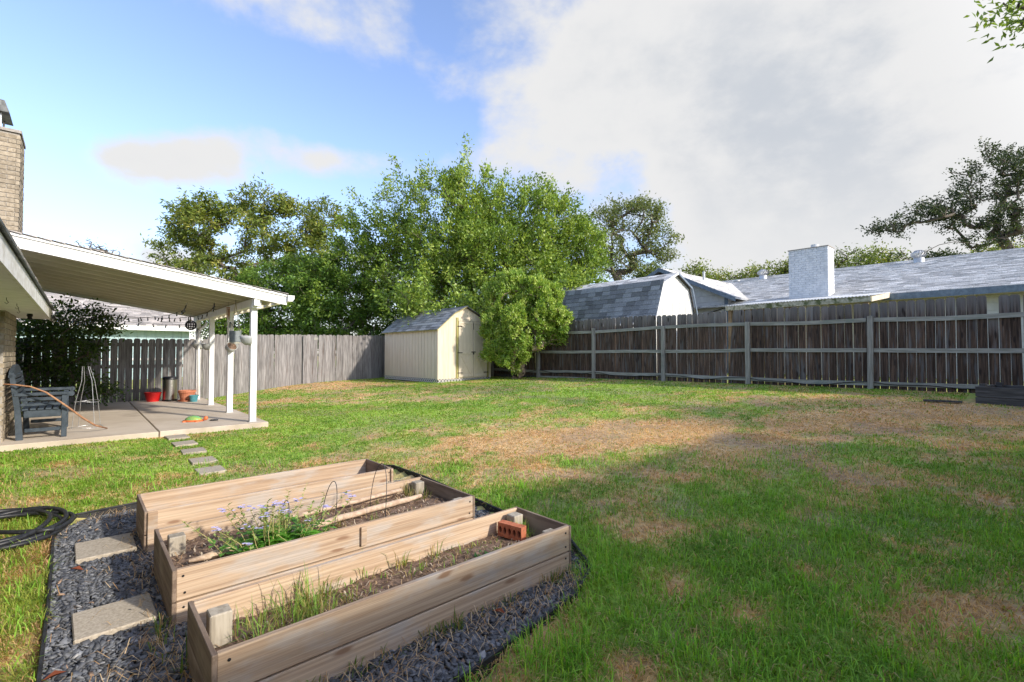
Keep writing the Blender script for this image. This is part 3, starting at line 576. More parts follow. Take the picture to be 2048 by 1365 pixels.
# dark planter box against the right fence
pb = thing('planter_box', 'dark weathered wooden planter box by the right fence', 'planter', 11.2, .80, .55, rot=math.radians(-12))
for x0, x1, y0, y1 in ((0, .035, -1.6, 0), (.9, .935, -1.6, 0), (.037, .898, -.035, 0), (.037, .898, -1.6, -1.565)):
    for k in range(2): MB().bbox(x0, x1, y0, y1, -.06 + .175 * k, .108 + .175 * k, .004).build('side_board', M_darkwood, pb)
for x, y in ((.08, -.08), (.855, -.08), (.08, -1.52)): MB().bbox(x - .04, x + .04, y - .04, y + .04, -.05, .33, .004).build('corner_post', M_darkwood, pb)
MB().box(.04, .895, -1.56, -.04, -.05, .17).build('soil', M_soil, pb)
tag(MB().bbox(0, .5, 0, .09, 0, .03, .004).build('timber_offcut', M_darkwood, None, W(11.05, .95, gz(11.05, .95) + .01), (0, .0, AY + 1.7)), 'short dark timber offcut lying in the grass beside the planter box', 'timber')
# ------------------------------------------------------------------ shingles
def frame_m(o, u, v):
    u = Vector(u).normalized(); v = Vector(v).normalized(); n = u.cross(v)
    return Matrix(((u.x, v.x, n.x, o[0]), (u.y, v.y, n.y, o[1]), (u.z, v.z, n.z, o[2]), (0, 0, 0, 1)))
def shingles(parent, o, u, v, ulen, vlen, tabw, expo, palette, seed, single=False, mat=None, t=.014, name='shingle'):
    g = random.Random(seed); m = frame_m(o, u, v); mb = MB(); row = 0; y = 0.0
    if single:
        ms = []
        for k in range(5):
            w_ = tabw - .006; tk = t * (1 + .3 * k / 4); q = MB()
            q.add([(0, 0, .002), (w_, 0, .002), (w_, expo * 1.25, .0), (0, expo * 1.25, .0), (0, g.uniform(0, .006), tk), (w_, g.uniform(0, .006), tk), (w_, expo * 1.25, .004), (0, expo * 1.25, .004)], [(0, 3, 2, 1), (4, 5, 6, 7), (0, 1, 5, 4), (1, 2, 6, 5), (2, 3, 7, 6), (3, 0, 4, 7)]); ms.append(q.mesh(name))
    while y < vlen - expo * .3:
        x = -g.uniform(0, tabw); e = min(expo, vlen - y)
        while x < ulen:
            w_ = tabw * (g.uniform(.75, 1.25) if not single else 1); x0, x1 = max(0, x), min(ulen, x + w_ - .005)
            if x1 - x0 > .03:
                if single:
                    ob_ = ob(name, ms[g.randrange(5)], mat, parent); ob_.matrix_local = m @ Matrix.Translation((x0, y, .002 + g.uniform(0, .002))) @ Matrix.Diagonal(((x1 - x0) / (tabw - .006), 1, 1, 1))
                else:
                    c = palette[g.randrange(len(palette))]; k = g.uniform(.8, 1.2); c = tuple(a * k for a in c); tt = t * g.uniform(.7, 1.3); d = g.uniform(0, .012)
                    mb.add([m @ Vector(p) for p in ((x0, y + d, 0), (x1, y + d, 0), (x0, y + d, tt), (x1, y + d, tt), (x0, y + e * 1.2, .003), (x1, y + e * 1.2, .003))], [(0, 1, 3, 2), (2, 3, 5, 4), (0, 2, 4), (1, 5, 3)], c)
            x += w_
        y += expo; row += 1
    if not single:
        mb.build('shingles', mat or M_shingle, parent)['kind'] = 'stuff'
PAL_G = [(.26, .27, .28), (.33, .34, .35), (.20, .21, .22), (.38, .38, .385), (.29, .295, .30)]
PAL_L = [(.56, .555, .54), (.63, .62, .60), (.48, .475, .465), (.68, .67, .65), (.41, .405, .395)]
PAL_T = [(.36, .33, .31), (.43, .40, .37), (.28, .26, .245), (.47, .43, .40)]

# ------------------------------------------------------------------ own house on the left
house = thing('brick_house', 'tan brick house with a white soffit at the left edge', 'house', -.75, 9.36, .06)
wall = MB().box(-7, -.012, 0, 1.49, -.1, 1.97).box(-7, -.085, -11.5, -.0, -.1, 1.97).box(-7, -.45, 1.49, 5.5, -.1, 1.97).build('wall', M_mortar, house)
g = random.Random(21)
BM = []
for k in range(6): BM.append(MB().bbox(-.05, .0, 0, .196, 0, .066, .004, Matrix.Rotation(g.uniform(-.01, .01), 4, 'X')).mesh('brick'))
def bricks_px(parent, x, y0, y1, z0, z1):        # face looking to +x
    z = z0; row = 0
    while z < z1:
        y = y0 - (.104 if row % 2 else 0)
        while y < y1 - .02:
            a, b = max(y, y0), min(y + .197, y1)
            if b - a > .03:
                o = ob('brick', BM[g.randrange(6)], M_brick, parent, (x + g.uniform(-.003, .003), a, z)); o.scale = (1, (b - a) / .196, 1)
            y += .208
        z += .077; row += 1
def bricks_my(parent, y, x0, x1, z0, z1):        # face looking to -y
    z = z0; row = 0
    while z < z1:
        x = x1 + (.104 if row % 2 else 0)
        while x > x0 + .02:
            a, b = max(x - .197, x0), min(x, x1)
            if b - a > .03:
                o = ob('brick', BM[g.randrange(6)], M_brick, parent, (a, y + g.uniform(-.003, .003), z), (0, 0, -math.pi / 2)); o.scale = (1, (b - a) / .196, 1)
            x -= .208
        z += .077; row += 1
bricks_px(wall, 0, .0, 1.5, -.02, 1.95); bricks_px(wall, -.072, -.75, -.012, -.02, 1.95); bricks_my(wall, -.012, -.07, -.052, -.02, 1.95)
# eave: soffit panels, fascia, drip edge, roof
EZ = 1.995
for k in range(7): MB().box(-.9, .365, -11.5 + k * 1.93, -11.5 + k * 1.93 + 1.922, EZ - .085, EZ - .07).build('soffit_panel', M_white, house)
MB().box(.367, .392, -11.5, 1.96, EZ - .11, EZ + .055).build('fascia', M_fasciaw, house)
MB().prism([(-.9, EZ - .07), (.367, EZ - .07), (.367, EZ + .05), (-.9, EZ + .51)], 'y', 1.965, 1.985).build('rake_board', M_fasciaw, house)
rf = MB().prism([(.42, EZ + .058), (.42, EZ + .075), (-5, EZ + 1.99), (-5, EZ + 1.97)], 'y', -11.6, 2.02).build('roof', M_dmetal, house)
MB().prism([(-5, EZ + 1.97), (-5, EZ + 1.99), (-10.4, EZ + .1), (-10.4, EZ + .08)], 'y', -11.6, 2.02).build('roof_back', M_dmetal, house)
sl = Vector((-5.42, 0, 1.915)); shingles(rf, (.425, 2.03, EZ + .078), (0, -1, 0), sl, 13.6, sl.length, .3, .14, PAL_T, 2)
for yy, xx in ((-4.3, .2), (-3.6, .22), (-2.2, .18), (-1.4, .2), (-.6, .16)):
    MB().tube([(xx, yy, EZ - .085), (xx, yy, EZ - .11), (xx + .015, yy, EZ - .135), (xx, yy + .01, EZ - .15), (xx - .012, yy, EZ - .135)], .003, 5).build('cup_hook', M_iron, house)
MB().lathe([(0, 0), (.03, 0), (.035, -.03), (.022, -.05), (.03, -.075), (.0, -.09)], 12).build('eave_lamp', M_iron, house, (.2, .55, EZ - .086))
# chimney
ch = MB().box(-1.6, -.012, 2.162, 2.95, 2.6, 5.03).build('chimney', M_mortar, house, (-.05, 0, 0))
bricks_px(ch, 0, 2.15, 2.96, 2.62, 5.0); bricks_my(ch, 2.15, -.62, -.052, 2.62, 5.0)
MB().box(-1.62, .012, 2.128, 2.975, 5.035, 5.085).build('crown', M_mortar, ch)
MB().lathe([(.10, 5.085), (.10, 5.34), (.085, 5.34), (.085, 5.1)], 16, -.42, 2.5).build('flue', M_redflue, ch)
MB().prism([(-1.0, 5.37), (-.14, 5.37), (-.20, 5.56), (-.95, 5.60)], 'y', 2.2, 2.85).build('chimney_cap', M_dmetal, ch)
for x, y in ((-.25, 2.3), (-.25, 2.75), (-.9, 2.3), (-.9, 2.75)): MB().box(x - .012, x + .012, y - .012, y + .012, 5.08, 5.372).build('cap_leg', M_galv, ch)
MB().prism([(2.06, 2.62), (2.145, 2.62), (2.145, 3.34), (2.12, 3.34)], 'x', -1.6, -.03).build('flashing', M_galv, ch)

# ------------------------------------------------------------------ patio cover
PCZ = lambda r: 2.44 - .158 * (r - 2.70)          # top of the roof at r
cover = thing('patio_cover', 'white lean-to patio cover on posts beside the brick house', 'patio cover', 0, 0, 0)
def slopebox(mb, r0, r1, l0, l1, a, b):             # a, b: offsets below the roof top
    return mb.prism([(r0, PCZ(r0) + a), (r1, PCZ(r1) + a), (r1, PCZ(r1) + b), (r0, PCZ(r0) + b)], 'y', l0, l1)
slopebox(MB(), -2.2, 2.74, 8.97, 15.0, .0, .012).build('roof_sheet', M_dmetal, cover)
shingles(cover, (2.74, 15.0, PCZ(2.74) + .014), (0, -1, 0), (-1, 0, .158), 6.05, 5.0, .3, .14, PAL_T, 4)
slopebox(MB(), -2.2, 2.72, 9.0, 9.032, -.19, -.003).build('near_fascia', M_white, cover); slopebox(MB(), -2.2, 2.72, 14.94, 14.972, -.19, -.003).build('far_fascia', M_white, cover)
slopebox(MB(), -2.2, 2.72, 8.978, 8.999, -.04, -.003).build('drip_strip', M_white, cover)
l = 9.036; k = 0
while l < 14.93:
    o_ = 0 if k % 2 else .016
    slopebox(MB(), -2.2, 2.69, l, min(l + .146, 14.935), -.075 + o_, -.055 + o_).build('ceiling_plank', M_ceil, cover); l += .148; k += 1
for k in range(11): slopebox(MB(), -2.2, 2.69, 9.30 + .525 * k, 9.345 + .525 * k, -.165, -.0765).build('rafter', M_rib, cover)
# gutter along the low edge
MB().prism([(2.722, 2.31), (2.80, 2.31), (2.835, 2.36), (2.835, 2.42), (2.825, 2.42), (2.825, 2.362), (2.796, 2.32), (2.722, 2.32)], 'y', 8.96, 15.02).build('gutter', M_white, cover)
MB().prism([(2.724, 2.312), (2.80, 2.312), (2.834, 2.36), (2.834, 2.418), (2.724, 2.418)], 'y', 8.95, 8.958).build('gutter_end', M_white, cover)
# beam and posts
MB().bbox(2.20, 2.29, 9.02, 14.9, 2.205, 2.338, .006).build('beam', M_white, cover); MB().bbox(2.292, 2.33, 9.10, 14.9, 2.215, 2.325, .005).build('beam_trim', M_white, cover)
MB().bbox(2.19, 2.345, 9.13, 9.29, 2.17, 2.33, .005).build('beam_end_block', M_white, cover)
for i, l in enumerate((9.27, 11.0, 12.85, 14.55)):
    MB().bbox(2.205, 2.305, l - .05, l + .05, .2, 2.204, .006).build('post', M_white, cover); MB().bbox(2.19, 2.32, l - .062, l + .062, .2, .215, .003).build('post_foot', M_galv, cover)
MB().tube([(2.42, 14.5, 2.18), (2.40, 14.5, 2.10), (2.30, 14.40, 2.02), (2.24, 14.37, 1.95), (2.24, 14.37, .3)], .03, 8).build('downspout', M_white, cover, smooth=True)

# planters on the posts
def half_planter(r, l, z, a, label, s=.15, mat=M_stonepot):
    t = thing('wall_planter', label, 'planter', r, l, z, rot=a, group='half-round planters on the patio posts'); p = [(0, 0), (.45 * s, .02 * s), (.78 * s, .28 * s), (.95 * s, .7 * s), (1.0 * s, 1.0 * s), (.93 * s, 1.0 * s), (.85 * s, .6 * s), (0, .5 * s)]
    MB().lathe(p, 18, a0=-math.pi / 2, a1=math.pi / 2).build('bowl', mat, t, smooth=True); MB().prism([(-s, s), (-.8 * s, .3 * s), (-.4 * s, 0), (.4 * s, 0), (.8 * s, .3 * s), (s, s)], 'x', -.006, .0).build('back_plate', mat, t); return t
half_planter(2.255, 14.495, 1.50, -math.pi / 2, 'half-round planter on the patio post farthest away'); half_planter(2.20, 12.85, 1.46, math.pi, 'half-round planter mostly hidden behind the second-farthest post')
half_planter(2.20, 9.27, 1.53, math.pi, 'half-round grey planter on the left of the nearest patio post', .16)
def pot_lathe(r0, r1, h, t=.012, rim=.0, rimh=.0):
    p = [(0, 0), (r0, 0), (r1, h - rimh)]
    if rim: p += [(r1 + rim, h - rimh), (r1 + rim + .004, h)]
    else: p += [(r1, h)]
    return p + [(r1 - t, h), (r1 - t, h * .8), (0, h * .78)]
t = thing('hanging_pot', 'grey cylindrical pot hanging on ropes beside the nearest patio post', 'hanging pot', 2.12, 9.95, 1.60)
MB().lathe([(.098, 0), (.098, .20)], 28).build('pot', M_greypot, t, smooth=True); MB().lathe([(.098, .2), (.086, .2), (.086, .14), (0, .14)], 28).build('pot_inside', M_greypot, t); MB().lathe([(0, -.03), (.078, -.03), (.085, -.002), (0, -.002)], 20).build('saucer', M_stone, t)
for k in range(4): a = math.pi / 4 + k * math.pi / 2; MB().tube([(.095 * math.cos(a), .095 * math.sin(a), .19), (.006 * math.cos(a), .006 * math.sin(a), .70)], .0045, 5).build('rope', M_rope, t)
MB().tube([(0, 0, .69), (0, 0, .84)], .004, 5).build('hook', M_iron, t)
t = thing('hanging_bowl', 'tilted grey bowl hung on a patio post below the roped pot', 'bowl', 2.24, 10.83, 1.52); q = ob('bowl_shell', MB().lathe([(0, -.07), (.09, -.07), (.105, .06), (.098, .06), (.085, -.055), (0, -.055)], 24).mesh('bowl_shell', True), M_stonepot, t, rot=(math.radians(62), 0, math.radians(12)))
MB().lathe([(0, .01), (.094, .012)], 20).build('soil', M_soil, t, rot=(math.radians(62), 0, math.radians(12))); MB().tube([(0, .02, .07), (.01, .08, .20)], .003, 5).build('hook', M_iron, t)
# wind chime and N-shaped hooks, round openwork ornament
t = thing('wind_chime', 'brown wind chime hanging under the patio beam', 'wind chime', 2.12, 10.55, 2.28)
MB().lathe([(0, 0), (.035, 0), (.035, -.012), (0, -.012)], 14).build('disc', M_stick, t)
for k in range(5): a = k * 1.257; MB().tube([(.024 * math.cos(a), .024 * math.sin(a), -.02), (.024 * math.cos(a), .024 * math.sin(a), -.26 + .02 * k)], .006, 6).build('chime_tube', M_stick, t)
MB().tube([(0, 0, 0), (0, 0, .11)], .002, 4).build('cord', M_iron, t)
for r, l, lab in ((2.27, 10.935, 'small black N-shaped hook on the second patio post'), (2.27, 14.49, 'small black N-shaped hook on the farthest patio post')):
    z = 1.90; m = MB(); m.box(-.045, -.033, -.012, 0, z, z + .12); m.box(.033, .045, -.012, 0, z, z + .12); m.add([(-.033, -.012, z + .12), (-.033, -.012, z + .10), (.033, -.012, z), (.033, -.012, z + .02), (-.033, 0, z + .12), (-.033, 0, z + .10), (.033, 0, z), (.033, 0, z + .02)], [(0, 1, 2, 3), (7, 6, 5, 4), (0, 3, 7, 4), (1, 5, 6, 2)])
    tag(m.build('plant_hook', M_iron, None, W(r, l, 0), (0, 0, AY)), lab, 'hook', 'black hooks on the patio posts')
t = thing('round_ornament', 'black openwork round ornament hanging at the far end of the patio beam', 'ornament', 2.0, 13.9, 2.07)
def ring(R, rr, m, ax, off=0):
    pts = [Vector((R * math.cos(a), off, R * math.sin(a))) for a in np.linspace(0, 2 * math.pi, 25)]; return MB().tube([m @ p for p in pts], rr, 5)
for k in range(7): ring(.115, .0085, Matrix.Rotation(k * math.pi / 7, 4, 'Z'), 0).build('rib', M_iron, t)
for z, R in ((-.06, .098), (0, .115), (.06, .098)): MB().tube([(R * math.cos(a), R * math.sin(a), z) for a in np.linspace(0, 2 * math.pi, 25)], .009, 5).build('hoop', M_iron, t)
MB().tube([(0, 0, .11), (0, 0, .30)], .003, 4).build('hanger', M_iron, t)

# string lights
def string_light(pts, nb, label, drop=.05, seed=1):
    g = random.Random(seed); root = ob('string_lights', None, loc=pts[0]); tag(root, label, 'string lights', 'string lights under the patio cover'); o = Vector(pts[0]); P = []
    for i in range(len(pts) - 1):
        for k in range(12):
            t = k / 12; p = Vector(pts[i]).lerp(Vector(pts[i + 1]), t); p.z -= .10 * 4 * t * (1 - t) * min(1, (Vector(pts[i]) - Vector(pts[i + 1])).length / 3); P.append(p)
    P.append(Vector(pts[-1])); MB().tube([p - o for p in P], .0045, 5).build('cable', M_black, root)
    so = MB().lathe([(0, .0), (.011, 0), (.012, -.035), (0, -.036)], 8).mesh('socket', True); bu = MB().lathe([(.008, -.034), (.015, -.055), (.017, -.07), (.010, -.088), (0, -.092)], 8).mesh('bulb', True)
    for k in range(nb):
        f = (k + .5) / nb * (len(P) - 1); i = int(f); p = P[i].lerp(P[i + 1], f - i) - o; rr_ = (g.uniform(-.25, .25), g.uniform(-.25, .25), 0)
        s = ob('socket', so, M_black, root, p, rr_); ob('bulb', bu, M_glass, s)
E1 = W(-.33, 11.25, 2.02); B1 = W(2.05, 13.6, 2.28); B2 = W(2.1, 11.9, 2.36)
string_light([E1, W(.4, 14.9, 2.23), W(2.0, 14.7, 2.12)], 12, 'string lights from the house eave along the far edge of the patio cover', seed=1)
string_light([W(-.33, 10.2, 2.0), E1, W(.5, 13.2, 2.2), W(1.2, 14.4, 2.25), B1], 14, 'string lights crossing from the eave to the far beam end', seed=2)
string_light([W(.2, 14.6, 2.35), W(1.4, 14.2, 2.24), B1, B2, W(1.95, 10.9, 2.40)], 14, 'string lights running along the patio beam under the ceiling', seed=3)
string_light([W(1.3, 14.7, 2.30), W(1.7, 13.2, 2.36), W(1.6, 11.6, 2.41)], 8, 'short string lights rising under the ceiling planks', seed=4)

# ------------------------------------------------------------------ things on the patio
bench = thing('garden_bench', 'dark blue-grey slatted garden bench against the brick wall', 'bench', -.68, 9.40, .2)
BW, BD = 1.28, .56
def bar(x0, x1, y0, y1, z0, z1, name): return MB().bbox(x0, x1, y0, y1, z0, z1, .005).build(name, M_bench, bench)
for y in (0, BW - .06):
    bar(.50, .56, y, y + .06, 0, .60, 'leg')
    m = MB(); m.prism([(.05, 0), (.12, 0), (.09, .42), (.02, .92), (-.03, .92), (.03, .42)], 'y', y, y + .06); m.build('leg', M_bench, bench)
    bar(.02, .62, y - .01, y + .07, .602, .645, 'arm_rest'); bar(.12, .498, y + .012, y + .048, .30, .40, 'side_rail'); bar(.13, .498, y + .015, y + .045, .10, .15, 'stretcher')
    MB().tube([(.60, y - .012, .615), (.60, y + .072, .615)], .036, 12).build('arm_scroll', M_bench, bench)
    for z in (.46, .53): bar(.085, .498, y + .018, y + .042, z, z + .035, 'arm_slat')
for k in range(6): x = .10 + k * .078; bar(x, x + .062, -.005, BW + .005, .402 - .006 * k * 0, .426, 'seat_slat')
bar(.515, .555, .062, BW - .062, .31, .40, 'front_rail'); bar(.52, .55, .062, BW - .062, .10, .15, 'front_stretcher')
for k, (x, z) in enumerate(((.055, .50), (.045, .57), (.035, .64), (.026, .71), (.018, .78), (.01, .85))): bar(x - .0, x + .022, .062, BW - .062, z, z + .05, 'back_slat')
m = MB(); pr = [(0, .90)] + [(BW * k / 12, .92 + .11 * math.sin(math.pi * k / 12)) for k in range(1, 12)] + [(BW, .90), (BW, .86), (0, .86)]; m.prism(pr, 'x', -.035, .01); m.build('top_rail', M_bench, bench)
st = [at(-14, 768, 6.42), at(30, 770, 6.5), at(62, 774, 6.52), at(92, 785, 6.6), at(135, 814, 6.85), at(165, 836, 7.05), at(190, 851, 7.25)]
e = ray(214, 857); k = (.222 - HC) / e.z; st.append(e * k + Vector((0, 0, HC)))
stk = MB().tube(st, [.008, .010, .010, .011, .013, .014, .014, .011], 8); tag(stk.build('walking_stick', M_stick, smooth=True), 'long crooked peeled stick leaning through the garden bench', 'stick')
cage = thing('tomato_cage', 'galvanized wire tomato cage standing upside down beside the bench', 'plant cage', .10, 10.35, .2)
for k in range(4):
    a = .5 + k * math.pi / 2; c, s = math.cos(a), math.sin(a); MB().tube([(.20 * c, .20 * s, 0), (.155 * c, .155 * s, .42), (.09 * c + .01, .09 * s, .75), (.05 * c - .02, .05 * s, .98)], .004, 5).build('stake', M_wire, cage)
for R, z in ((.20, .01), (.155, .42)): MB().tube([(R * math.cos(a), R * math.sin(a), z + .012 * math.sin(2 * a)) for a in np.linspace(0, 2 * math.pi, 25)], .004, 5).build('ring', M_wire, cage)
t = thing('red_pot', 'bright red plastic pot standing on the patio left of the steel bin', 'plant pot', 1.36, 14.75, .2); MB().lathe(pot_lathe(.125, .17, .225, .01, .008, .03), 24).build('pot_body', M_redpot, t); MB().lathe([(0, .175), (.155, .178)], 20).build('soil', M_soil, t)
t = thing('trash_bin', 'brushed steel pedal bin standing against the back fence', 'bin', 1.70, 14.72, .2)
MB().lathe([(0, .0), (.165, .0), (.165, .035), (.155, .036)], 28).build('base_ring', M_black, t); MB().lathe([(.155, .037), (.155, .53)], 32).build('body', M_steel, t, smooth=True); MB().lathe([(.162, .531), (.164, .575), (.14, .60), (0, .61)], 28).build('lid', M_black, t, smooth=True); MB().bbox(-.05, .05, -.20, -.165, .01, .03, .004).build('pedal', M_black, t)
t = thing('terracotta_pot', 'large terracotta pot with a rim, right of the steel bin', 'plant pot', 2.0, 14.28, .2); MB().lathe(pot_lathe(.13, .175, .27, .014, .014, .055), 24).build('pot_body', M_terra, t); MB().lathe([(0, .012), (.19, .012), (.2, .03), (.19, .03), (.185, .004), (0, .004)], 22).build('saucer', M_terra, t); MB().lathe([(0, .235), (.16, .235)], 20).build('soil', M_soil, t)
t = thing('teal_pot', 'small teal glazed pot at the foot of the farthest patio post', 'plant pot', 2.10, 14.02, .2); MB().lathe(pot_lathe(.075, .095, .16, .01, .006, .03), 22).build('pot_body', M_teal, t); MB().lathe([(0, .125), (.08, .125)], 18).build('soil', M_soil, t)
def slabpx(x, y, z=.2): d = ray(x, y); k = (z - HC) / d.z; return d * k + Vector((0, 0, HC))
p = slabpx(387, 843); r, l = toRL(p.x, p.y); t = thing('turtle_toy', 'orange and green plastic toy lying on the patio', 'toy', r, l, .2, rot=-.6)
sh = MB().lathe([(.10, .02), (.095, .05), (.06, .085), (0, .10)], 14); sh.v = [(a * 1.35, b, c) for a, b, c in sh.v]; sh.build('shell', M_toyg, t, smooth=True); rim = MB().lathe([(0, .0), (.125, .0), (.13, .022), (.10, .03), (0, .03)], 14); rim.v = [(a * 1.25, b, c) for a, b, c in rim.v]; rim.build('rim', M_orange, t, smooth=True)
hd = MB().lathe([(0, -.035), (.03, -.02), (.036, 0), (.03, .025), (0, .036)], 10); hd.build('head', M_orange, t, (.20, 0, .05), smooth=True)
for x, y in ((.1, .1), (.1, -.1), (-.1, .1), (-.1, -.1)): MB().lathe([(0, 0), (.035, 0), (.03, .02), (0, .025)], 8).build('foot', M_orange, t, (x, y, 0))
p = slabpx(428, 842); r, l = toRL(p.x, p.y); rock('small_stone', r, l, .215, (.07, .03, .03), 'small dark scrap lying on the patio right of the toy', M_black, 5, 'scrap')

# garden hose coil
t = thing('garden_hose', 'black garden hose coiled on the grass beside the gravel', 'hose', -.38, 5.25, 0)
P = []; cr, cl = -.42, 5.40
for k in range(150):
    a = k / 150 * 2 * math.pi * 4.2 + 1.0; R = .40 + .035 * math.sin(k * .31) - .02 * (k / 50); P.append((cr + (R * .95) * math.cos(a) * .98 + .03 * math.sin(k * .13), cl + R * 1.12 * math.sin(a) + .02 * math.cos(k * .21), 0))
P = [(a - (-.38), b - 5.25, gz(a, b) + .03 + .017 * (i / 50) + .018 * math.sin(i * .22) ** 2) for i, (a, b, c) in enumerate(P)]
MB().tube(P, .017, 8).build('coil', M_black, t, smooth=True)
Q2 = [(-.92 + .10 * k, 5.52 - .05 * k + .06 * math.sin(k * .7), 0) for k in range(9)]; MB().tube([(a + .38, b - 5.25, gz(a, b) + .085) for a, b, c in Q2], .017, 8).build('loose_end', M_black, t, smooth=True)

# ------------------------------------------------------------------ cream barn shed
shed = thing('garden_shed', 'cream barn-roofed garden shed with double doors in the back corner', 'shed', 8.55, 13.05, .43)
SW, SL, SH = 2.2, 3.62, 1.76
MB().box(.02, SW - .02, .02, SL - .02, .10, SH).build('core', M_dark, shed)
k = 0; y = 0.0
while y < SL - .02:
    e = min(y + .195, SL); MB().bbox(-.004, .018, y + .005, e - .005, .12, SH - .002, .003).build('side_plank', M_cream, shed); MB().bbox(SW - .018, SW + .004, y + .003, e - .003, .12, SH - .002, .003).build('side_plank', M_cream, shed); y += .2012
prof = lambda x: SH + (x / .6 * .50 if x < .6 else .50 + (x - .6) / .5 * .24) if x <= 1.1 else SH + ((SW - x) / .6 * .50 if SW - x < .6 else .50 + (SW - x - .6) / .5 * .24)
for y0, y1 in ((-.004, .018), (SL - .018, SL + .004)):
    x = 0.0
    while x < SW - .01:
        e = min(x + .2, SW); a, b = x + .002, e - .002; pts = [(a, .12), (b, .12), (b, prof(b) - .01)]
        for kx in (1.6, 1.1, .6):
            if a < kx < b: pts.append((kx, prof(kx) - .01))
        pts.append((a, prof(a) - .01)); MB().prism(pts, 'y', y0, y1).build('gable_plank', M_cream, shed); x += .2
MB().bbox(-.02, .03, -.028, -.0045, .1, SH, .003).build('corner_trim', M_cream, shed); MB().bbox(-.028, -.0045, -.02, .06, .1, SH, .003).build('corner_trim', M_cream, shed)
R0 = [(-.09, SH - .075), (.6, SH + .50), (1.1, SH + .74), (1.6, SH + .50), (SW + .09, SH - .075)]
for i in range(4):
    a, b = R0[i], R0[i + 1]; MB().prism([(a[0], a[1]), (b[0], b[1]), (b[0], b[1] + .022), (a[0], a[1] + .022)], 'y', -.10, SL + .08).build('roof_deck', M_olive if i < 2 else M_darkwood, shed)
for i, n_ in ((0, 0), (1, 1)):
    a, b = R0[i], R0[i + 1]; d = Vector((b[0] - a[0], 0, b[1] - a[1])); shingles(shed, (a[0] - .01, SL + .09, a[1] + .022), (0, -1, 0), d, SL + .2, d.length + (.02 if i else 0), .30, .145, None, 30 + i, True, M_shingleo, .012)
for i in (2, 3):
    a, b = R0[i + 1], R0[i]; d = Vector((b[0] - a[0], 0, b[1] - a[1])); shingles(shed, (a[0], -.11, a[1] + .022), (0, 1, 0), d, SL + .2, d.length, .30, .145, PAL_G, 34 + i)
# doors with X braces
for x0, x1, lab in ((.80, 1.385, 0), (1.405, 1.99, 1)):
    dr = MB().bbox(x0, x1, -.024, -.006, .16, 2.02, .004).build('door', M_cream, shed)
    for a, b, c, d in ((x0, x0 + .07, .16, 2.02), (x1 - .07, x1, .16, 2.02), (x0 + .071, x1 - .071, .16, .24), (x0 + .071, x1 - .071, .92, 1.0), (x0 + .071, x1 - .071, 1.94, 2.02)): MB().bbox(a, b, -.042, -.0245, c, d, .003).build('door_trim', M_cream, dr)
    for s in (0, 1):
        p, q = ((x0 + .075, .245), (x1 - .075, .915)) if s else ((x1 - .075, .245), (x0 + .075, .915)); dd = Vector((q[0] - p[0], 0, q[1] - p[1])).normalized(); nn = Vector((-dd.z, 0, dd.x)) * .025; P_ = [Vector((p[0], 0, p[1])) + nn, Vector((p[0], 0, p[1])) - nn, Vector((q[0], 0, q[1])) - nn, Vector((q[0], 0, q[1])) + nn]
        MB().prism([(v.x, v.z) for v in P_], 'y', -.040 + .004 * s, -.0245).build('cross_brace', M_cream, dr)
    for z in (.30, .97, 1.85):
        xa, xb = ((x0 - .06, x0 + .14) if not lab else (x1 - .14, x1 + .06)); MB().box(xa, xb, -.048, -.0425, z - .014, z + .014).build('strap_hinge', M_iron, dr)
MB().bbox(.70, .785, -.034, -.0045, .12, 2.14, .004).build('door_jamb', M_olive, shed); MB().bbox(2.005, 2.07, -.034, -.0045, .12, 2.05, .004).build('door_jamb', M_olive, shed); MB().bbox(.786, 2.004, -.034, -.0045, 2.03, 2.12, .004).build('door_head', M_cream, shed)
MB().bbox(1.30, 1.49, -.055, -.043, .98, 1.01, .003).build('hasp', M_iron, shed); MB().bbox(1.37, 1.42, -.07, -.056, .91, .975, .004).build('padlock', M_iron, shed)
MB().tube([(1.395, -.045, 1.75), (1.395, -.06, 1.78), (1.395, -.06, 1.93), (1.395, -.045, 1.97)], .008, 6).build('pull', M_iron, shed)
# lattice skirt
lt = MB()
def lat(a, b, fx):
    x = a - .12
    while x < b:
        for s in (1, -1):
            p0, p1 = (x, 0.0), (x + .12, .12)
            if s < 0: p0, p1 = (x + .12, 0.0), (x, .12)
            if min(p0[0], p1[0]) >= a and max(p0[0], p1[0]) <= b:
                q = .016; o_ = .004 * (s > 0); lt.add([fx(p0[0] - q, -.012 - o_, p0[1]), fx(p0[0] + q, -.012 - o_, p0[1]), fx(p1[0] + q, -.012 - o_, p1[1]), fx(p1[0] - q, -.012 - o_, p1[1]), fx(p0[0] - q, -.007 - o_, p0[1]), fx(p0[0] + q, -.007 - o_, p0[1]), fx(p1[0] + q, -.007 - o_, p1[1]), fx(p1[0] - q, -.007 - o_, p1[1])], [(0, 1, 2, 3), (7, 6, 5, 4), (0, 4, 5, 1), (1, 5, 6, 2), (2, 6, 7, 3), (3, 7, 4, 0)])
        x += .12
lat(0, SW, lambda a, d, z: (a, d, z)); lat(0, SL, lambda a, d, z: (d, a, z))
stuff(lt.build('lattice_skirt', M_lattice, shed))
MB().box(.03, SW - .03, .03, SL - .03, -.15, .099).build('crawl_space', M_dark, shed)

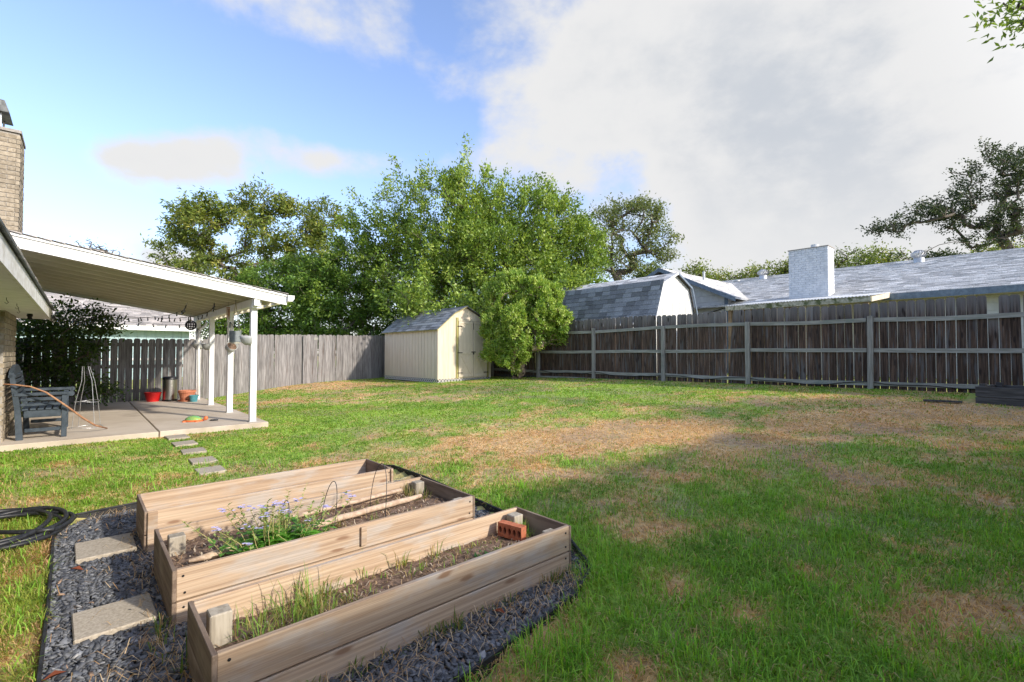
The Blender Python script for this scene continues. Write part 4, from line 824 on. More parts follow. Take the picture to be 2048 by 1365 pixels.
# ------------------------------------------------------------------ neighbour's gambrel shed behind the right fence
gs = thing('neighbour_shed', 'white gambrel shed with grey shingles behind the right fence', 'shed', 12.74, 7.88, .55)
GW, GL = 2.74, 4.9; GP_ = [(0, 1.72), (.50, 2.97), (1.39, 3.37), (2.26, 2.97), (2.74, 1.72)]
MB().prism([(.02, -.3)] + [(min(max(x, .02), GW - .02), z - .02) for x, z in GP_] + [(GW - .02, -.3)], 'y', .03, GL).build('core', M_mortar, gs)
def gprof(x):
    for (xa, za), (xb, zb) in zip(GP_, GP_[1:]):
        if xa <= x <= xb: return za + (zb - za) * (x - xa) / (xb - xa)
x = 0.0
while x < GW - .02:
    e = min(x + .203, GW); a, b = x + .007, e - .007; pts = [(a, -.3), (b, -.3), (b, gprof(b))]
    for kx in (2.26, 1.39, .50):
        if a < kx < b: pts.append((kx, gprof(kx)))
    pts.append((a, gprof(a))); MB().prism(pts, 'y', .004, .028).build('gable_plank', M_wsiding, gs); x += .203
for i in range(4):
    a, b = GP_[i], GP_[i + 1]; d = Vector((b[0] - a[0], 0, b[1] - a[1])); n_ = Vector((-d.z, 0, d.x)).normalized() * .03
    MB().prism([(a[0], a[1]), (b[0], b[1]), (b[0] + n_.x, b[1] + n_.z), (a[0] + n_.x, a[1] + n_.z)], 'y', -.10 if i != 3 else -.04, GL + .1).build('roof_deck', M_wsiding if i < 2 else M_darkwood, gs)
    MB().prism([(a[0] - n_.x * .1, a[1] - n_.z * .1 - .02), (b[0] - n_.x * .1, b[1] - n_.z * .1 - .02), (b[0] + n_.x * 1.2, b[1] + n_.z * 1.2), (a[0] + n_.x * 1.2, a[1] + n_.z * 1.2)], 'y', -.13, -.105).build('rake_trim', M_white if i < 2 else M_bluetrim, gs)
    if i == 0: shingles(gs, (a[0] + n_.x, GL + .1, a[1] + n_.z), (0, -1, 0), d, GL + .22, d.length, .31, .16, None, 50, True, M_shingleo, .016)
    elif i == 1: shingles(gs, (a[0] + n_.x, GL + .1, a[1] + n_.z), (0, -1, 0), d, GL + .22, d.length, .30, .16, PAL_L, 51)
def corrugated(x0, x1, y0, y1, z0, z1, pitch=.076, amp=.011):
    m = MB(); n = int((y1 - y0) / pitch * 8); vs = []
    for i in range(n + 1):
        y = y0 + (y1 - y0) * i / n; dz_ = amp * math.sin(2 * math.pi * (y - y0) / pitch)
        vs += [(x0, y, z0 + dz_), (x1, y, z1 + dz_), (x0, y, z0 + dz_ - .003), (x1, y, z1 + dz_ - .003)]
    return m.add(vs, [q for i in range(n) for q in ((4 * i, 4 * i + 1, 4 * i + 5, 4 * i + 4), (4 * i + 2, 4 * i + 6, 4 * i + 7, 4 * i + 3), (4 * i, 4 * i + 4, 4 * i + 6, 4 * i + 2))])
corrugated(-.62, .03, .30, 4.7, 1.66, 1.80).build('lean_to_roof', M_corr, gs, smooth=True); MB().box(-.55, -.03, .42, .47, 1.54, 1.63).build('lean_to_beam', M_wsiding, gs)
for y in (.8, 2.6, 4.5): MB().box(-.56, -.48, y, y + .08, -.2, 1.62).build('lean_to_post', M_brownwall, gs)
MB().box(-.59, -.565, .45, 4.65, 1.50, 1.63).build('lean_to_board', M_brownwall, gs)

# ------------------------------------------------------------------ neighbour's house on the right
nh = thing('neighbour_house', 'white house with grey shingle roof and blue-grey trim beyond the right fence', 'house', 16.75, 0, .08)
EX, RXX = 0.0, 7.75; Y0, Y1 = -9.0, 11.6
MB().box(.5, 14, Y0 + .5, 12.5, -.2, 2.85).build('wall', M_wsiding, nh)
z = .2
while z < 2.8: MB().prism([(.478, z), (.499, z), (.499, z + .196), (.490, z + .196)], 'y', Y0 + .5, 7.0).build('siding_board', M_wsiding, nh); z += .2
MB().prism([(EX, 2.955), (RXX, 4.985), (15.5, 2.955), (15.5, 2.93), (RXX, 4.96), (EX, 2.93)], 'y', Y0, Y1).build('roof', M_galv, nh)
sl = Vector((RXX, 0, 2.03)); shingles(nh, (EX - .01, Y1, 2.957), (0, -1, 0), sl, Y1 - Y0, sl.length, .32, .15, PAL_L, 60, t=.018)
for k in range(int((Y1 - Y0) / .3)): MB().prism([(RXX - .14, 4.965), (RXX, 5.005), (RXX + .14, 4.965), (RXX, 4.99)], 'y', Y0 + k * .3, Y0 + k * .3 + .32).build('ridge_cap', M_shingleo if k < 0 else M_galv, nh)
MB().box(EX - .028, EX - .002, Y0, 3.05, 2.79, 2.955).build('fascia', M_bluetrim, nh); MB().box(EX, .5, Y0 + .02, 7, 2.80, 2.82).build('soffit', M_cream, nh)
MB().box(.44, .476, -1.2, -1.08, 0, 2.79).build('corner_board', M_bluetrim, nh)
# projecting gable at the far end
GA = [(7.05, 3.17), (9.95, 4.56), (12.85, 3.17)]
MB().prism([(7.45, -.2), (7.45, 3.30), (9.95, 4.47), (12.45, 3.30), (12.45, -.2)], 'x', .25, 6).build('gable_wall', M_wsiding, nh)
z = .4
while z < 4.3:
    ya = 7.45 if z < 3.2 else 7.45 + (z - 3.2) / .48 + .05; yb = 19.9 - ya; MB().prism([(z, 0)] and [(.228, z), (.249, z), (.249, z + .225), (.240, z + .225)], 'y', ya, yb).build('siding_board', M_wsiding, nh); z += .23
for (ya, za), (yb, zb) in zip(GA, GA[1:]):
    MB().prism([(ya, za), (yb, zb), (yb, zb + .05), (ya, za + .05)], 'x', -.13, 7.5).build('gable_roof', M_galv, nh); MB().prism([(ya, za - .10), (yb, zb - .10), (yb, zb + .045), (ya, za + .045)], 'x', -.16, -.133).build('rake_board', M_bluetrim, nh)
d = Vector((0, 2.9, 1.39)); shingles(nh, (-.14, 7.05, 3.222), (1, 0, 0), d, 7.5, d.length, .32, .15, PAL_L, 61)
MB().box(.205, .226, 7.46, 7.58, -.1, 3.28).build('corner_board', M_bluetrim, nh)
MB().tube([(.2, 7.6, 2.9), (.19, 8.2, 2.75), (.19, 9.0, 2.66), (.19, 9.9, 2.63)], .018, 6).build('service_cable', M_dmetal, nh, smooth=True)
MB().box(.30, .498, 6.2, 7.44, 0, 2.9).build('shaded_recessed_wall', M_brownwall, nh)  # brown colour paints the shade on the wall under the porch roof
# chimney of white painted brick
ch = MB().box(.28, .90, 4.42, 5.50, 2.6, 4.60).build('chimney', M_wbrick, nh)
bk = MB(); z = 2.62; row = 0; gg = random.Random(3)
while z < 4.58:
    y = 4.41 - (.1 if row % 2 else 0)
    while y < 5.5:
        a, b = max(4.412, y), min(5.508, y + .196)
        if b - a > .03: bk.box(.268 + gg.uniform(-.003, .002), .3, a, b, z, z + .062)
        y += .206
    x = .275 - (.1 if row % 2 else 0)
    while x < .9:
        a, b = max(.302, x), min(.9, x + .196)
        if b - a > .03: bk.box(a, b, 4.408 + gg.uniform(-.003, .002), 4.43, z, z + .062)
        x += .206
    z += .072; row += 1
stuff(bk.build('painted_bricks', M_wbrick, ch)); MB().box(.25, .92, 4.39, 5.53, 4.603, 4.63).build('crown', M_mortar, ch); MB().lathe([(.11, 4.63), (.11, 4.76), (.09, 4.76)], 14, .6, 4.85).build('flue', M_wbrick, ch)
# turbine vents and pipes
def turbine(x, y, z):
    v = ob('roof_vent', None, None, nh, (x, y, z)); MB().lathe([(.17, -.12), (.17, .14), (.15, .16)], 18).build('collar', M_galv, v, smooth=True)
    for k in range(16):
        a = k * math.pi / 8; P_ = [(R * math.cos(a + b), R * math.sin(a + b), zz) for R, b, zz in ((.15, 0, .16), (.245, .12, .25), (.25, .25, .33), (.14, .4, .42))]; Q_ = [(R * math.cos(a + b), R * math.sin(a + b), zz) for R, b, zz in ((.13, .3, .16), (.22, .42, .25), (.225, .55, .33), (.12, .7, .42))]
        MB().add(P_ + Q_, [(0, 1, 5, 4), (1, 2, 6, 5), (2, 3, 7, 6)]).build('vane', M_galv, v)
    MB().lathe([(.15, .42), (.12, .445), (0, .46)], 16).build('cap', M_galv, v, smooth=True)
rz = lambda x: 2.955 + x * .262
turbine(6.9, 3.15, rz(6.9)); turbine(6.9, 8.75, rz(6.9)); MB().lathe([(.16, 0), (.16, .05), (.06, .10), (0, .10)], 14).build('low_vent', M_galv, nh, (7.0, 10.0, rz(7.0)))
MB().lathe([(.05, 0), (.05, .35), (.06, .35), (.06, .40), (0, .42)], 10).build('pipe_vent', M_galv, nh, (2.0, 9.2, 4.2)); MB().lathe([(.05, 0), (.05, .25), (0, .25)], 10).build('pipe_vent', M_wsiding, nh, (.3, -.35, 3.0))
# corrugated cover in front of the eave
corrugated(-2.15, .15, 2.86, 6.5, 2.745, 3.02).build('porch_roof', M_corr, nh, smooth=True); MB().box(-2.14, -2.10, 2.88, 6.5, 2.60, 2.725).build('porch_fascia', M_mossy, nh)
MB().prism([(-2.10, 2.60), (.0, 2.86), (.0, 3.0), (-2.10, 2.725)], 'y', 2.865, 2.89).build('porch_side_board', M_cream, nh)
for y in (2.95, 4.7, 6.35): MB().box(-2.08, -1.98, y, y + .1, 0, 2.62).build('porch_post', M_brownwall, nh)

# ------------------------------------------------------------------ pale blue house beyond the back fence
bh = thing('blue_house', 'pale blue house with grey roof seen under the patio cover', 'house', -9.5, 24.9, 0)
BLN = 13.4
MB().box(.3, BLN - .3, .55, 7, -.3, 2.5).build('wall', M_bluewall, bh)
x = .3
while x < BLN - .35: MB().bbox(x + .004, x + .30, .525, .548, -.3, 2.36, .003).build('siding_board', M_bluewall, bh); x += .305
MB().box(0, BLN, -.03, .0, 2.33, 2.52).build('fascia', M_white, bh); MB().box(0, BLN, 0, .56, 2.36, 2.38).build('soffit', M_white, bh)
for q in (1.2, 2.05): MB().box(.3, BLN - .3, .49, .523, q - .12, q - .02).build('trim_band', M_white, bh) if q < 2 else None
MB().prism([(-.03, 2.52), (5.0, 4.55), (10, 2.52)], 'x', 0, BLN).build('roof', M_galv, bh)
d = Vector((0, 5.03, 2.03)); shingles(bh, (0, -.04, 2.524), (1, 0, 0), d, BLN, d.length, .32, .15, PAL_T, 70, t=.018)

# ------------------------------------------------------------------ unseen garage wing added behind and right of camera to shade the lawn
gar = thing('added_garage_wing', 'unseen tan brick garage wing with a lower breezeway, added to shade the near lawn', 'garage', 4.95, -1.75, 0)
MB().box(.25, 3.65, -6, -.02, -.2, 2.5).build('wall', M_brick, gar); MB().box(0, 3.9, .20, .228, 2.48, 2.65).build('fascia', M_white, gar); MB().box(0, 3.9, -.02, .2, 2.5, 2.52).build('soffit', M_white, gar)
MB().prism([(.24, 2.65), (-2.9, 3.7), (-6.04, 2.65), (-6.04, 2.62), (.24, 2.62)], 'x', -.02, 3.92).build('roof', M_galv, gar)
MB().box(1.4, 2.4, -.019, .006, 0, 2.05).build('door', M_white, gar)
MB().box(-3.25, -.03, -2.5, .2, 2.10, 2.16).build('added_breezeway_roof', M_white, gar)  # unseen low roof added to shade the front of the nearest bed
for x in (-3.15, -1.6): MB().box(x, x + .1, .05, .15, 0, 2.098).build('added_breezeway_post', M_white, gar)
MB().box(-3.25, .245, -2.62, -2.52, -.1, 2.3).build('added_breezeway_wall', M_wsiding, gar)
# ------------------------------------------------------------------ grass
def blades(P, h, wd, az, bend, c0, c1, mat, name, flat=None, twist=None):
    """P roots, h length, wd width, az heading, bend 0 upright .. 1 lying; c0 root colour, c1 tip colour"""
    n = len(P); d = np.c_[np.cos(az), np.sin(az), np.zeros(n)]; s = np.c_[-np.sin(az), np.cos(az), np.zeros(n)]
    if twist is not None: s = s * np.cos(twist)[:, None] + d * np.sin(twist)[:, None]
    up = np.array((0, 0, 1.))
    mid = P + d * (h * bend * .34)[:, None] + up * (h * .52 * np.sqrt(np.clip(1 - .75 * bend ** 2, .02, 1)))[:, None]
    tip = P + d * (h * bend * .92)[:, None] + up * (h * np.clip(.96 - .92 * bend ** 1.3, .04, 1))[:, None]
    sw = s * (wd / 2)[:, None]
    V = np.stack([P - sw, P + sw, mid - sw * .85, mid + sw * .85, tip], 1).reshape(-1, 3)
    T = np.array([(0, 1, 3), (0, 3, 2), (2, 3, 4)]); Q = (T[None] + (np.arange(n) * 5)[:, None, None]).reshape(-1, 3)
    C = np.stack([c0, c0, (c0 + c1) / 2, (c0 + c1) / 2, c1], 1).reshape(-1, 3)
    return ob(name, npmesh(name, V, Q, C, mat))
STONES = [(o.location.x, o.location.y) for o in bpy.data.objects if o.name.startswith('stepping_stone')]
def grass_points(g, y0, y1, dens):
    w0 = 1.12 * y1 + 1.0; n = int(dens * (y1 - y0) * 2 * w0); x = g.uniform(-w0, w0, n); y = g.uniform(y0, y1, n)
    k = np.abs(x) < 1.12 * y + .8; x = x[k]; y = y[k]; r, l = toRL(x, y)
    k = (r < 12.52 - .062 * l - .03) & (l < np.interp(r, [q[0] for q in LFP], [q[1] for q in LFP]) - .02) & ~((r < -.80) & (l < 10.9)) & (r > -3) & ~((r > -.9) & (r < 2.47) & (l > 9.045) & (l < 15.22)) & ~((r < 2.47) & (l >= 10.8))
    k &= ~inpoly(r, l, GRAVEL) & ~((r > 8.5) & (r < 10.8) & (l > 12.98) & (l < 16.8)) & ~((r > 11.15) & (l < .95) & (l > -1.0))
    for sx, sy in STONES: k &= ~((np.abs((x - sx) * RX + (y - sy) * RY) < .125) & (np.abs((x - sx) * LX + (y - sy) * LY) < .155))
    return x[k], y[k], r[k], l[k]
g = np.random.RandomState(17)
for bi, (y0, y1, dens, wmul) in enumerate([(1.3, 2.4, 7000, .85), (2.4, 3.6, 5600, .95), (3.6, 5.2, 4000, 1.15), (5.2, 7.6, 2500, 1.5), (7.6, 11, 1300, 2.2), (11, 21, 560, 3.4)]):
    x, y, r, l = grass_points(g, y0, y1, dens); n = len(x); d = dryness(x, y); lush = np.clip(field(x, y, LUSH), 0, 1)
    bare = np.clip((fbm(x + 50, y, 1.9) - .50) * 5, 0, 1) * np.clip(1.0 - lush, 0, 1); k = g.rand(n) > .55 * bare; x, y, r, l, d, lush = [q[k] for q in (x, y, r, l, d, lush)]; n = len(x)
    cl = fbm(x * 1.0, y + 20, 4.5); P = np.c_[x, y, ground_xy(x, y) + .018 * (fbm(x, y, 2.5) - .5) - .004]
    straw = g.rand(n) < np.clip(d * 1.1 - .02 + .10, 0, .96)
    near = np.clip((6.5 - y) / 3.5, 0, 1)
    h = (.034 + .030 * g.rand(n) + near * (.016 + .085 * np.clip(cl - .40, 0, 1) * 2 * g.rand(n)) + .04 * lush * near * g.rand(n)); leftg = (r < -.05) & (l < 6.5); h[leftg] *= 1.25
    h *= np.where(straw, .72, 1.0) * (1 + .5 * (g.rand(n) < .04)); wd = g.uniform(.0038, .0072, n) * wmul
    bend = np.clip(np.where(straw, g.normal(.80, .16, n), g.normal(.72, .20, n)), .02, .98)
    # blades of a tuft lean together
    az = fbm(x, y + 40, 2.2) * 9 + g.normal(0, 1.25, n)
    mixg = np.clip(fbm(x - 4, y + 3, 1.3) + g.normal(0, .22, n), 0, 1)[:, None]; cg = GREEN_A * (1 - mixg) + GREEN_B * mixg
    yl = (g.rand(n) < .13)[:, None]; cg = np.where(yl, cg * .4 + np.array((.46, .52, .11)) * .6, cg); cg = np.where(leftg[:, None], cg * .6 + np.array((.52, .50, .12)) * .45, cg)
    ms = np.clip(fbm(x + 30, y, 2.0) + g.normal(0, .25, n), 0, 1)[:, None]; cs_ = STRAW * ms + BROWN * (1 - ms)
    c = np.where(straw[:, None], cs_, cg) * g.uniform(.62, 1.32, (n, 1)); c0 = c * np.where(straw[:, None], .85, np.array((.72, .62, .7)))  # green roots darkened, painting the dark gaps between blades
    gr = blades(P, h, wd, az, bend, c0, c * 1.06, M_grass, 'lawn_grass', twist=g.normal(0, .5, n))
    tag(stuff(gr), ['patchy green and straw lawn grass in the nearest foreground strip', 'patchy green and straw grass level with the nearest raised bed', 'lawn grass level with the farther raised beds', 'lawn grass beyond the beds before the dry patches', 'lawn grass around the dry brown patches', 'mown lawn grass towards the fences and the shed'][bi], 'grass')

# longer runners and lying straw through the near lawn
g = np.random.RandomState(19)
x1, y1, r1_, l1_ = grass_points(g, 1.4, 3.2, 1700); x2, y2, r2_, l2_ = grass_points(g, 3.2, 6.0, 700); x = np.r_[x1, x2]; y = np.r_[y1, y2]; n = len(x); d = dryness(x, y)
k = g.rand(n) < .15 + .85 * np.clip((fbm(x, y + 20, 2.6) - .42) * 5, 0, 1); x, y, d = x[k], y[k], d[k]; n = len(x); dead = g.rand(n) < .18 + .7 * d
c = np.where(dead[:, None], STRAW * g.uniform(.7, 1.2, (n, 1)), np.array((.30, .56, .07)) * g.uniform(.55, 1.25, (n, 1)))
stuff(tag(blades(np.c_[x, y, ground_xy(x, y) + .018 * (fbm(x, y, 2.5) - .5)], np.where(dead, g.uniform(.06, .13, n), g.uniform(.07, .17, n)), g.uniform(.004, .0075, n), g.uniform(0, 6.28, n), np.where(dead, g.uniform(.7, .98, n), g.uniform(.25, .85, n)), c * .9, c * 1.05, M_grass, 'long_grass', twist=g.normal(0, .4, n)), 'longer bright runners and lying straw through the near lawn', 'grass'))
# tufts, seedlings and straw
def tufts(name, label, spots, seed, cols, hm=1.0, mat=None):
    g = np.random.RandomState(seed); PP = []; H = []; A = []; B = []; C = []
    for r, l, z, n, rad, h in spots:
        a = g.uniform(0, 6.28, n); q = rad * np.sqrt(g.rand(n)); p = np.array([W(r, l, z)]) + np.c_[q * np.cos(a), q * np.sin(a), np.zeros(n)]
        PP.append(p); H.append(h * g.uniform(.5, 1.15, n) * hm); A.append(a + g.normal(0, .6, n)); B.append(np.clip(g.normal(.5, .22, n), .05, .95)); cc = np.array(cols); C.append(cc[g.randint(len(cc), size=n)] * g.uniform(.8, 1.2, (n, 1)))
    P = np.vstack(PP); h = np.hstack(H); c = np.vstack(C)
    return tag(stuff(blades(P, h, np.full(len(P), .0048), np.hstack(A), np.hstack(B), c * .9, c * 1.05, mat or M_grass, name)), label, 'weeds')
rg = random.Random(4); sp = []
for k in range(18): sp.append((.55 + rg.random() * .38, 2.30 + rg.random() * .30, .09, 18, .05, rg.uniform(.14, .30)))
for k in range(46): q = rg.random(); sp.append((.9 + q * 1.2, 2.22 + rg.random() * .40, .09, rg.randint(5, 14), .04, rg.uniform(.05, .13)))
for k in range(14): sp.append((2.31 + rg.random() * .06, 2.45 + rg.random() * .20, .11, 14, .035, rg.uniform(.08, .18)))
for k in range(10): sp.append((.95 + rg.random() * .8, 2.60 + rg.random() * .05, .09, 8, .03, rg.uniform(.14, .24)))
tufts('bed_weeds', 'green grassy weeds growing in the nearest raised bed', sp, 8, [(.16, .32, .05), (.23, .40, .07), (.33, .40, .10), (.45, .36, .15)])
sp = []
for k in range(150):
    p_ = gpx(rg.uniform(980, 2090), 930 + 430 * rg.random() ** .8); r_, l_ = toRL(p_.x, p_.y)
    if not inpoly(np.array([r_]), np.array([l_]), GRAVEL)[0] and float(dryness(np.array([p_.x]), np.array([p_.y]))[0]) < .45: sp.append((r_, l_, gz(r_, l_) - .004, rg.randint(22, 60), rg.uniform(.05, .13), rg.uniform(.07, .14)))
for x_, y_ in ((1085, 1310), (1130, 1330), (1060, 1330), (1160, 1300), (1200, 1120), (1180, 1160), (1220, 1150)):
    p_ = gpx(x_, y_); r_, l_ = toRL(p_.x, p_.y); sp.append((r_, l_, gz(r_, l_) - .004, 90, .12, .15))
tufts('lawn_tufts', 'taller bright green tufts standing in the near right lawn', sp, 12, [(.16, .40, .035), (.26, .52, .055), (.38, .58, .08)])
sp = []
for k in range(34): sp.append((1.15 + rg.random() * 1.1, 3.18 + rg.random() * .68, .135, rg.randint(5, 12), .04, rg.uniform(.04, .11)))
for k in range(8): sp.append((2.1 + rg.random() * .2, 3.6 + rg.random() * .25, .135, 14, .04, rg.uniform(.08, .16)))
tufts('bed_weeds', 'sparse grassy weeds around the pole in the middle raised bed', sp, 9, [(.13, .22, .04), (.24, .24, .07), (.40, .31, .14)])
sp = []
for k in range(30): t = rg.random(); sp.append((.6 + 1.9 * t, 2.12 - rg.random() * .05, -.04, rg.randint(6, 16), .05, rg.uniform(.05, .12)))
for k in range(26): sp.append((2.45 + rg.random() * .28, 2.2 + rg.random() * .6, -.04, rg.randint(6, 14), .05, rg.uniform(.05, .12)))
for k in range(9): sp.append((.30 + rg.random() * .08, 2.55 + rg.random() * .6, -.05, 8, .03, rg.uniform(.10, .26)))
tufts('gravel_weeds', 'thin weeds growing in the gravel along the raised beds', sp, 10, [(.11, .20, .035), (.16, .25, .05), (.42, .30, .13)])
g = np.random.RandomState(33); n = 11000
rr_ = g.uniform(-.1, 2.75, n); ll_ = g.uniform(1.6, 5.6, n)
edge = np.exp(-((ll_ - 2.02) / .17) ** 2) * (rr_ > .35) + .75 * np.exp(-((ll_ - 1.78) / .2) ** 2) * 0 + .55 * np.exp(-((rr_ - .33) / .08) ** 2) + .9 * np.exp(-((rr_ - .28) / .16) ** 2 - ((ll_ - 2.75) / .24) ** 2) + .5 * np.exp(-((ll_ - 5.5) / .1) ** 2) + .05
k = inpoly(rr_, ll_, GRAVEL) & (g.rand(n) < edge)
for a, b, c, d in BEDS: k &= ~((rr_ > a - .01) & (rr_ < b + .01) & (ll_ > c - .01) & (ll_ < d + .01))
rr_, ll_ = rr_[k], ll_[k]; n = len(rr_); c = np.array([(.50, .34, .18), (.40, .24, .11), (.58, .44, .27)])[g.randint(3, size=n)]
stuff(tag(blades(np.c_[rr_ * RX + ll_ * LX, rr_ * RY + ll_ * LY, np.full(n, -.035) + g.uniform(0, .014, n)], g.uniform(.05, .16, n), g.uniform(.0025, .0045, n), g.uniform(0, 6.28, n), g.uniform(.94, .995, n), c, c, M_straw, 'straw_litter'), 'dry straw and grass litter lying on the dark gravel', 'straw'))
for bi, (a, b, c_, d_) in enumerate(BEDS[:2]):
    n = 900; rr_ = g.uniform(a + .04, b - .04, n); ll_ = g.uniform(c_ + .04, d_ - .04, n); c = np.array([(.42, .29, .17), (.30, .19, .11), (.55, .45, .33)])[g.randint(3, size=n)]
    stuff(tag(blades(np.c_[rr_ * RX + ll_ * LX, rr_ * RY + ll_ * LY, np.full(n, (.10, .135)[bi]) + g.uniform(.0, .014, n)], g.uniform(.02, .07, n), g.uniform(.004, .009, n), g.uniform(0, 6.28, n), g.uniform(.85, .99, n), c, c, M_straw, 'mulch_litter'), ('shredded mulch lying on the soil of the nearest bed', 'shredded mulch lying on the soil of the middle bed')[bi], 'mulch'))
def leaves_np(Pc, D, N, ln, wd, col, name, mat, fold=.12):
    """leaf quads: Pc base, D direction, N normal"""
    S = np.cross(D, N); S /= np.linalg.norm(S, axis=1)[:, None] + 1e-9
    a = Pc; b = Pc + D * (ln * .45)[:, None] + S * (wd / 2)[:, None] + N * (fold * ln)[:, None] * .5; c = Pc + D * ln[:, None] - N * (fold * ln)[:, None]; d = Pc + D * (ln * .45)[:, None] - S * (wd / 2)[:, None] + N * (fold * ln)[:, None] * .5
    V = np.stack([a, b, c, d], 1).reshape(-1, 3); n = len(Pc); Q = (np.arange(n) * 4)[:, None] + np.arange(4)[None]
    return npmesh(name, V, Q, np.repeat(col, 4, 0), mat)
def unit(v): return v / (np.linalg.norm(v, axis=1)[:, None] + 1e-9)

# a few dead leaves
for i, (r, l, lab) in enumerate([(-.02, 4.32, 'curled brown leaf beside the farther gravel paver'), (.62, 1.98, 'reddish chip of bark on the gravel at the far front'), (1.75, 2.0, 'reddish brown leaf lying on the gravel in front of the nearest bed'), (-.02, 2.95, 'small orange leaf on the gravel by the left edge')]):
    me = leaves_np(np.array([(0, 0, 0)] * 1, float), np.array([(1., 0, .1)]), np.array([(0, 0, 1.)]), np.array([.085]), np.array([.04]), np.array([(.30, .09, .045)]), 'leaf_blade', M_straw, .2)
    tag(ob('fallen_leaf', me, None, None, W(r, l, -.022), (0, 0, i * 1.3)), lab, 'leaf')

# ------------------------------------------------------------------ trees
def tree(name, label, cat, base, lobes, ntips, nl, ln, wd, cols, trunk_r, seed, fork=.35, sig=.28, up=.25, shell=.45, bark=None, extra=None, group=None, step=.6, minr=.010, upright=0., tone=.30, lmat=None, droop=0., drop_leaf=0., wexp=.8, spray=0.):
    g = np.random.RandomState(seed); base = np.array(base, float); lob = np.array([[*c, *r] for c, r in lobes], float)
    vol = lob[:, 3] * lob[:, 4] * lob[:, 5]; pick = g.choice(len(lob), ntips, p=vol ** wexp / (vol ** wexp).sum()); d = unit(g.normal(size=(ntips, 3)))
    rad = (shell + (1 - shell) * g.rand(ntips)) ** (.7); tips = lob[pick, :3] + d * rad[:, None] * lob[pick, 3:]
    if extra is not None: tips = np.vstack([tips, np.array(extra, float)])
    cen = (lob[:, :3] * vol[:, None]).sum(0) / vol.sum(); fk = base + (cen - base) * np.array((.55, .55, 0)) ; fk[2] = base[2] + (cen[2] - base[2]) * fork
    nodes = [base]; par = [-1]; m = 5
    for k in range(1, m + 1):
        t = k / m; p = base + (fk - base) * t + g.normal(0, .05, 3) * (t < 1) * trunk_r * 4; nodes.append(p); par.append(len(nodes) - 2)
    N = np.zeros((60000, 3)); N[:len(nodes)] = nodes; cnt = len(nodes); order = np.argsort(np.linalg.norm(tips - fk, axis=1)); tipn = []
    for i in order:
        t = tips[i]; dv = N[2:cnt] - t; dist = np.linalg.norm(dv, axis=1) + 1.5 * np.clip(dv[:, 2], 0, None); j = int(np.argmin(dist)) + 2; a = N[j].copy(); L_ = np.linalg.norm(t - a); k = max(1, int(L_ / step)); pj = j
        for q in range(1, k + 1):
            f = q / k; p = a + (t - a) * f; p[2] += .10 * L_ * math.sin(math.pi * f) * (1 if droop == 0 else -.2)
            if q < k: p += g.normal(0, .055 * min(L_, 2), 3)
            N[cnt] = p; par.append(pj); pj = cnt; cnt += 1
        tipn.append(pj)
    load = np.zeros(cnt); load[tipn] = 1
    for k in range(cnt - 1, 0, -1): load[par[k]] += load[k]
    rad = np.maximum(minr, trunk_r * (load / load[0]) ** .52); rad[0] *= 1.35
    par_ = np.array(par); K = np.arange(1, cnt); a = N[par_[K]]; b = N[K]; ra = rad[par_[K]]; rb = rad[K]; ra = np.minimum(ra, rb * 1.9 + .01)
    dirv = unit(b - a); o1 = unit(np.cross(dirv, np.where(np.abs(dirv[:, 2:3]) > .9, np.array([[1., 0, 0]]), np.array([[0, 0, 1.]])))); o2 = np.cross(dirv, o1); ns = 6
    ang = np.arange(ns) * 2 * math.pi / ns; ring = o1[:, None] * np.cos(ang)[None, :, None] + o2[:, None] * np.sin(ang)[None, :, None]
    V = np.concatenate([a[:, None] + ring * ra[:, None, None], b[:, None] + ring * rb[:, None, None]], 1).reshape(-1, 3)
    fq = np.array([(j, (j + 1) % ns, ns + (j + 1) % ns, ns + j) for j in range(ns)]); Q = (fq[None] + (np.arange(len(K)) * 2 * ns)[:, None, None]).reshape(-1, 4)
    root = ob(name, None, loc=base); tag(root, label, cat, group)
    ob('trunk', npmesh('trunk', V - base, Q, None, bark or M_bark, True), None, root)
    T = N[tipn]; PT = N[par_[tipn]]; n = len(T) * nl; ti = np.repeat(np.arange(len(T)), nl); f = g.rand(n)[:, None]
    Pc = PT[ti] * (1 - f) * .6 + T[ti] * (1 - (1 - f) * .6) + g.normal(0, 1, (n, 3)) * sig * np.array((1, 1, .75 + upright)) + np.array((0, 0, -droop)) * g.rand(n)[:, None]
    if spray:
        sd_ = unit(g.normal(size=(len(T), 3)) * .55 + .7 * unit(T - cen) + np.array((0, 0, .25 + upright - drop_leaf))); Pc = Pc + sd_[ti] * (spray * g.rand(n) * g.uniform(.5, 1.3, len(T))[ti])[:, None]
    out = unit(Pc - cen); D_ = unit(g.normal(size=(n, 3)) + .9 * out + np.array((0, 0, upright * 1.6 - droop - drop_leaf))); Nn = unit(g.normal(size=(n, 3)) * .75 + np.array((0, 0, .6)) + .35 * out); Nn = unit(Nn - D_ * (Nn * D_).sum(1)[:, None])
    cc = np.array(cols, float); clump = g.rand(len(T)); mixv = np.clip(clump[ti] * .8 + g.normal(0, .2, n), 0, .999); idx = (mixv * len(cc)).astype(int); col = cc[idx] * g.uniform(1 - tone, 1 + tone, (n, 1))
    ob('crown', leaves_np(Pc - base, D_, Nn, ln * g.uniform(.65, 1.25, n), wd * g.uniform(.7, 1.25, n), col, 'crown', lmat or M_leaf), None, root)
    return root
def lob(Z, *ls, depth=1.0):
    out = []
    for x, y, rx, ry, *dz_ in ls:
        z = Z + (dz_[0] if dz_ else 0); c = at(x, y, z); a, b = rx * z / F, ry * z / F; out.append(((c.x, c.y, c.z), (a, (a + b) / 2 * depth, b)))
    return out
